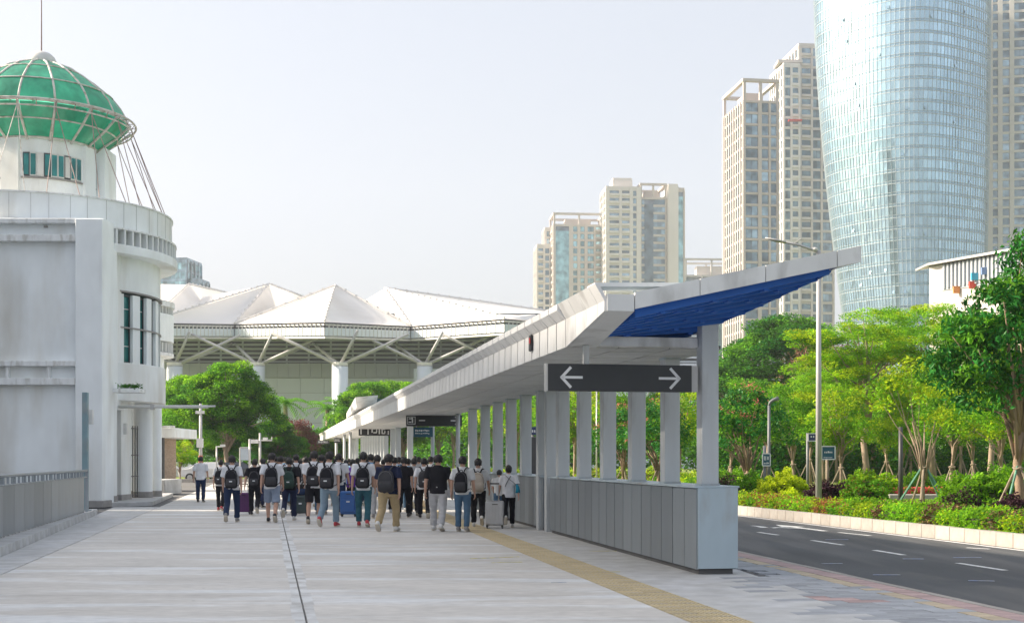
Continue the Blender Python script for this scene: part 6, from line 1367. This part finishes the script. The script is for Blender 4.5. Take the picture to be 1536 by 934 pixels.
q = MB(); q.ball(P(1222, 374, d), (.10, .10, .07), 10, 6); obj('camera_dome', q, M['frame_white'], lp, smooth=True)
q = MB(); q.box((X(1228, d), d, VZ + .02), (.4, .4, .04)); obj('base_plate', q, M['pole_grey'], lp)
pole('lamp_post', 'black lamp post standing between staked tree and red flower bed', 1351, 44, VZ, Z(640, 44), .085, .07, 'dark_metal', 'lamp post')
d = 47
cl = pole('curved_lamp', 'slim grey lamp post with curved head near the flowering tree', 1153.5, d, VZ, Z(608, d), .07, .05, 'post_dark', 'lamp post')
q = MB(); q.tube([P(1153.5, 609, d), P(1155, 603, d), P(1160, 599.5, d), P(1168, 597, d)], [.05, .05, .06, .07], 8); obj('head', q, M['post_dark'], cl, smooth=True)
def board(name, label, px0, px1, py0, py1, d, post_px, post_top, post_base, m, marks=None, rim=True, post='post_dark', pr=.06):
    c = P((px0 + px1) / 2, (py0 + py1) / 2, d); w_, h_ = X(px1, d) - X(px0, d), Z(py0, d) - Z(py1, d); root = thing(name, (X(post_px, d + .1), d + .1, VZ), label, 'sign')
    q = MB(); q.tube([(X(post_px, d + .1), d + .1, post_base), (X(post_px, d + .1), d + .1, Z(post_top, d))], pr, 10); obj('post', q, M[post], root, smooth=True)
    q = MB(); q.box(c, (w_, .08, h_)); b = obj('board', q, M[m], root, bevel=.01)
    if rim:
        q = MB()
        for sx, sz, ox, oz in ((w_, .035, 0, h_ / 2), (w_, .035, 0, -h_ / 2), (.035, h_, w_ / 2, 0), (.035, h_, -w_ / 2, 0)): q.box(c + Vector((ox, -.045, oz)), (sx, .03, sz))
        obj('rim', q, M['sign_light'], b)
    if marks:
        q = MB(); marks(q, c + Vector((0, -.045, 0)), w_, h_); obj('lettering', q, M['sign_light'], b)
def txt_rows(rows):
    def f(q, c, w_, h_):
        rr = random.Random(4)
        for y, hh, x0, x1, n in rows:
            for k in range(n):
                x = x0 + (x1 - x0) * (k + .5) / n; q.box(c + Vector((x * w_, 0, y * h_ + rr.uniform(-.1, .1) * hh * h_)), ((x1 - x0) * w_ / n * rr.uniform(.5, .85), .012, hh * h_ * rr.uniform(.6, 1)))
    return f
board('info_sign', 'dark teal square sign with white text right of the lamp pole', 1232, 1252, 669, 688.5, 42, 1241, 672, VZ, 'sign_teal', txt_rows([(.05, .16, -.32, .32, 5), (-.36, .07, -.36, .3, 7)]), post='stake')
board('stop_sign', 'dark sign board with white pictograms beside the curved lamp post', 1143.5, 1155, 680, 698, 46, 1147, 668, VZ, 'sign_teal', txt_rows([(.15, .45, -.35, .0, 2), (.1, .3, .1, .3, 1), (-.3, .15, -.35, .35, 4)]))
board('direction_sign', 'small navy road sign with white edge half hidden by lamp pole', 1212, 1226, 650, 661, 52, 1211.5, 649, VZ, 'sign_navy', txt_rows([(.1, .3, -.3, .2, 2)]))
board('navy_sign', 'blue and white notice sign seen between two canopy columns', 795, 806, 640, 652, 62, 799, 640, 0, 'sign_navy', txt_rows([(0, .4, -.3, .3, 2)]), rim=False)
q = MB(); q.box((X(798, 60), 60, 1.5), (.55, .4, 2.4)); tag(obj('ticket_cabinet', q, M['dark_metal'], loc=(X(798, 60), 60, .3), bevel=.03), 'tall black cabinet behind the canopy columns below the navy sign', 'cabinet')
for px, d, z1 in ((752, 70, 4.2), (1016, 64, 6.0), (895, 72, 5.5)):
    pole('sign_pole', 'thin pale pole rising behind the canopy columns', px, d, 0, z1, .05, .04, 'pole_grey')['group'] = 'thin poles behind the columns'
# far roadside furniture beyond the plaza
d = 78; gp_ = pole('camera_pole', 'pale camera pole with red white foot in front of the big tree', 301, d, 0, Z(605, d), .12, .08, 'pole_grey')
q = MB(); q.box(P(300, 618, d), (.5, .2, .18)); obj('camera', q, M['frame_white'], gp_); q = MB(); q.tube([(X(301, d), d, .3), (X(301, d), d, 1.9)], .135, 12); obj('red_band', q, mat('band_red', (.4, .12, .08), .6), gp_)
q = MB(); q.box(P(300, 664, d), (.35, .3, .55)); obj('control_box', q, M['frame_white'], gp_)
d = 84; g2 = pole('gantry_pole', 'pale gantry pole with a horizontal camera arm behind the crowd', 390, d, 0, Z(649, d), .09, .07, 'pole_grey')
q = MB(); q.tube([P(376, 660, d), P(408, 660, d)], .05, 8); q.tube([P(407, 661, d), P(408, 655, d)], .04, 6); obj('arm', q, M['pole_grey'], g2); q = MB(); q.box(P(382, 662, d), (.5, .2, .22)); q.box(P(398, 658, d), (.3, .2, .2)); obj('camera', q, M['frame_white'], g2)
d = 82; g3 = pole('sign_gantry', 'frame sign with grey blue blank board behind the crowd', 374.5, d, 0, Z(658, d), .07, .07, 'pole_grey', 'sign')
q = MB(); q.tube([P(360, 671, d), P(377, 671, d)], .04, 6); q.tube([(X(360, d), d, 0), (X(360, d), d, Z(671, d))], .05, 8); obj('frame', q, M['pole_grey'], g3); q = MB(); q.box(P(367, 681, d), (.5, .06, .75)); obj('board', q, mat('board_grey', (.40, .46, .52), .5), g3)
d = 80; g4 = pole('short_camera_post', 'short pale post with bent camera arm beside the big trunk', 325, d, 0, Z(669, d), .05, .05, 'pole_grey'); q = MB(); q.tube([P(325, 669.5, d), P(334, 669.5, d)], .04, 6); q.box(P(334, 668, d), (.3, .15, .15)); obj('arm', q, M['frame_white'], g4)
# low kerb and parked cars beyond the plaza
q = MB(); q.box((-24, 94, .12), (26, .5, .24)); tag(obj('roadside_kerb', q, M['kerb_pale'], loc=(-24, 94, 0)), 'low pale kerb across the end of the plaza before the trees', 'kerb')
def car(label, px, d, rz, c, name='parked_car'):
    root = thing(name, (X(px, d), d, .0), label, 'car', None, rz); pm_ = mat('car_paint_' + str(px), c, .3, metal=.2, var=.03, coat=.6)
    def add(nm, q, mm, parent=root, smooth=False, bevel=0):
        me = q.mesh(nm, smooth); orient(me); me.materials.append(mm); o = bpy.data.objects.new(nm, me); col.objects.link(o); o.parent = parent
        if bevel: b = o.modifiers.new('b', 'BEVEL'); b.width = bevel; b.segments = 3
        return o
    side = [(-2.2, .35), (-2.25, .7), (-2.1, .92), (-1.45, 1.0), (-.85, 1.45), (.75, 1.48), (1.55, 1.02), (2.15, .9), (2.25, .6), (2.2, .3)]
    q = MB(); n = len(side); q.add([(x, -.88 if z < 1.1 else -.72, z) for x, z in side] + [(x, .88 if z < 1.1 else .72, z) for x, z in side], [tuple(range(n)), tuple(range(2 * n - 1, n - 1, -1))] + [(i, (i + 1) % n, n + (i + 1) % n, n + i) for i in range(n)]); b = add('body', q, pm_, bevel=.05)
    for sy in (-1, 1):
        q = MB(); q.add([(-1.3, sy * .80, 1.05), (1.35, sy * .80, 1.05), (.68, sy * .735, 1.42), (-.8, sy * .735, 1.40)], [(0, 1, 2, 3)]); add('side_window', q, M['glass_dark'], b)
    for sx, a in ((-1, (-1.5, 1.03, -.9, 1.43)), (1, (1.6, 1.03, .8, 1.46))):
        q = MB(); q.add([(a[0], -.7, a[1] + .01), (a[0], .7, a[1] + .01), (a[2], .62, a[3] + .01), (a[2], -.62, a[3] + .01)], [(0, 1, 2, 3)]); add('windscreen', q, M['glass_dark'], b)
        for sy in (-.62, .62): q = MB(); q.box((sx * 2.2, sy, .74), (.12, .34, .14)); add('headlight' if sx > 0 else 'tail_light', q, M['sign_light'] if sx > 0 else M['red'], b)
    for x in (-1.38, 1.38):
        for y in (-.86, .86): q = MB(); q.tube([(x, y - .1, .32), (x, y + .1, .32)], .32, 18); wv = add('wheel', q, M['rubber']); q = MB(); q.tube([(x, y - .105, .32), (x, y + .105, .32)], .2, 12); add('rim', q, M['pole_grey'], wv)
car('white car parked side-on beneath the spreading tree beyond the plaza', 316, 97, .05, (.7, .7, .7)); car('silver car parked beneath trees left of the camera pole', 272, 99, -.1, (.45, .47, .5)); car('dark car parked behind the crowd near the sign gantry', 350, 99, .1, (.06, .07, .09))
# ================================================================== HAZE
q = MB(); q.box((0, 420, 97.5), (1640, 1000, 201))
hz = obj('haze', q, []); tag(hz, kind='stuff'); hm = bpy.data.materials.new('haze'); hm.use_nodes = True; n = hm.node_tree; n.nodes.remove(n.nodes['Principled BSDF'])
pv = n.nodes.new('ShaderNodeVolumePrincipled'); pv.inputs['Color'].default_value = (.88, .91, 1, 1); pv.inputs['Density'].default_value = .00024; pv.inputs['Anisotropy'].default_value = .2
n.links.new(pv.outputs[0], n.nodes['Material Output'].inputs['Volume']); hz.data.materials.append(hm); hz.display_type = 'WIRE'
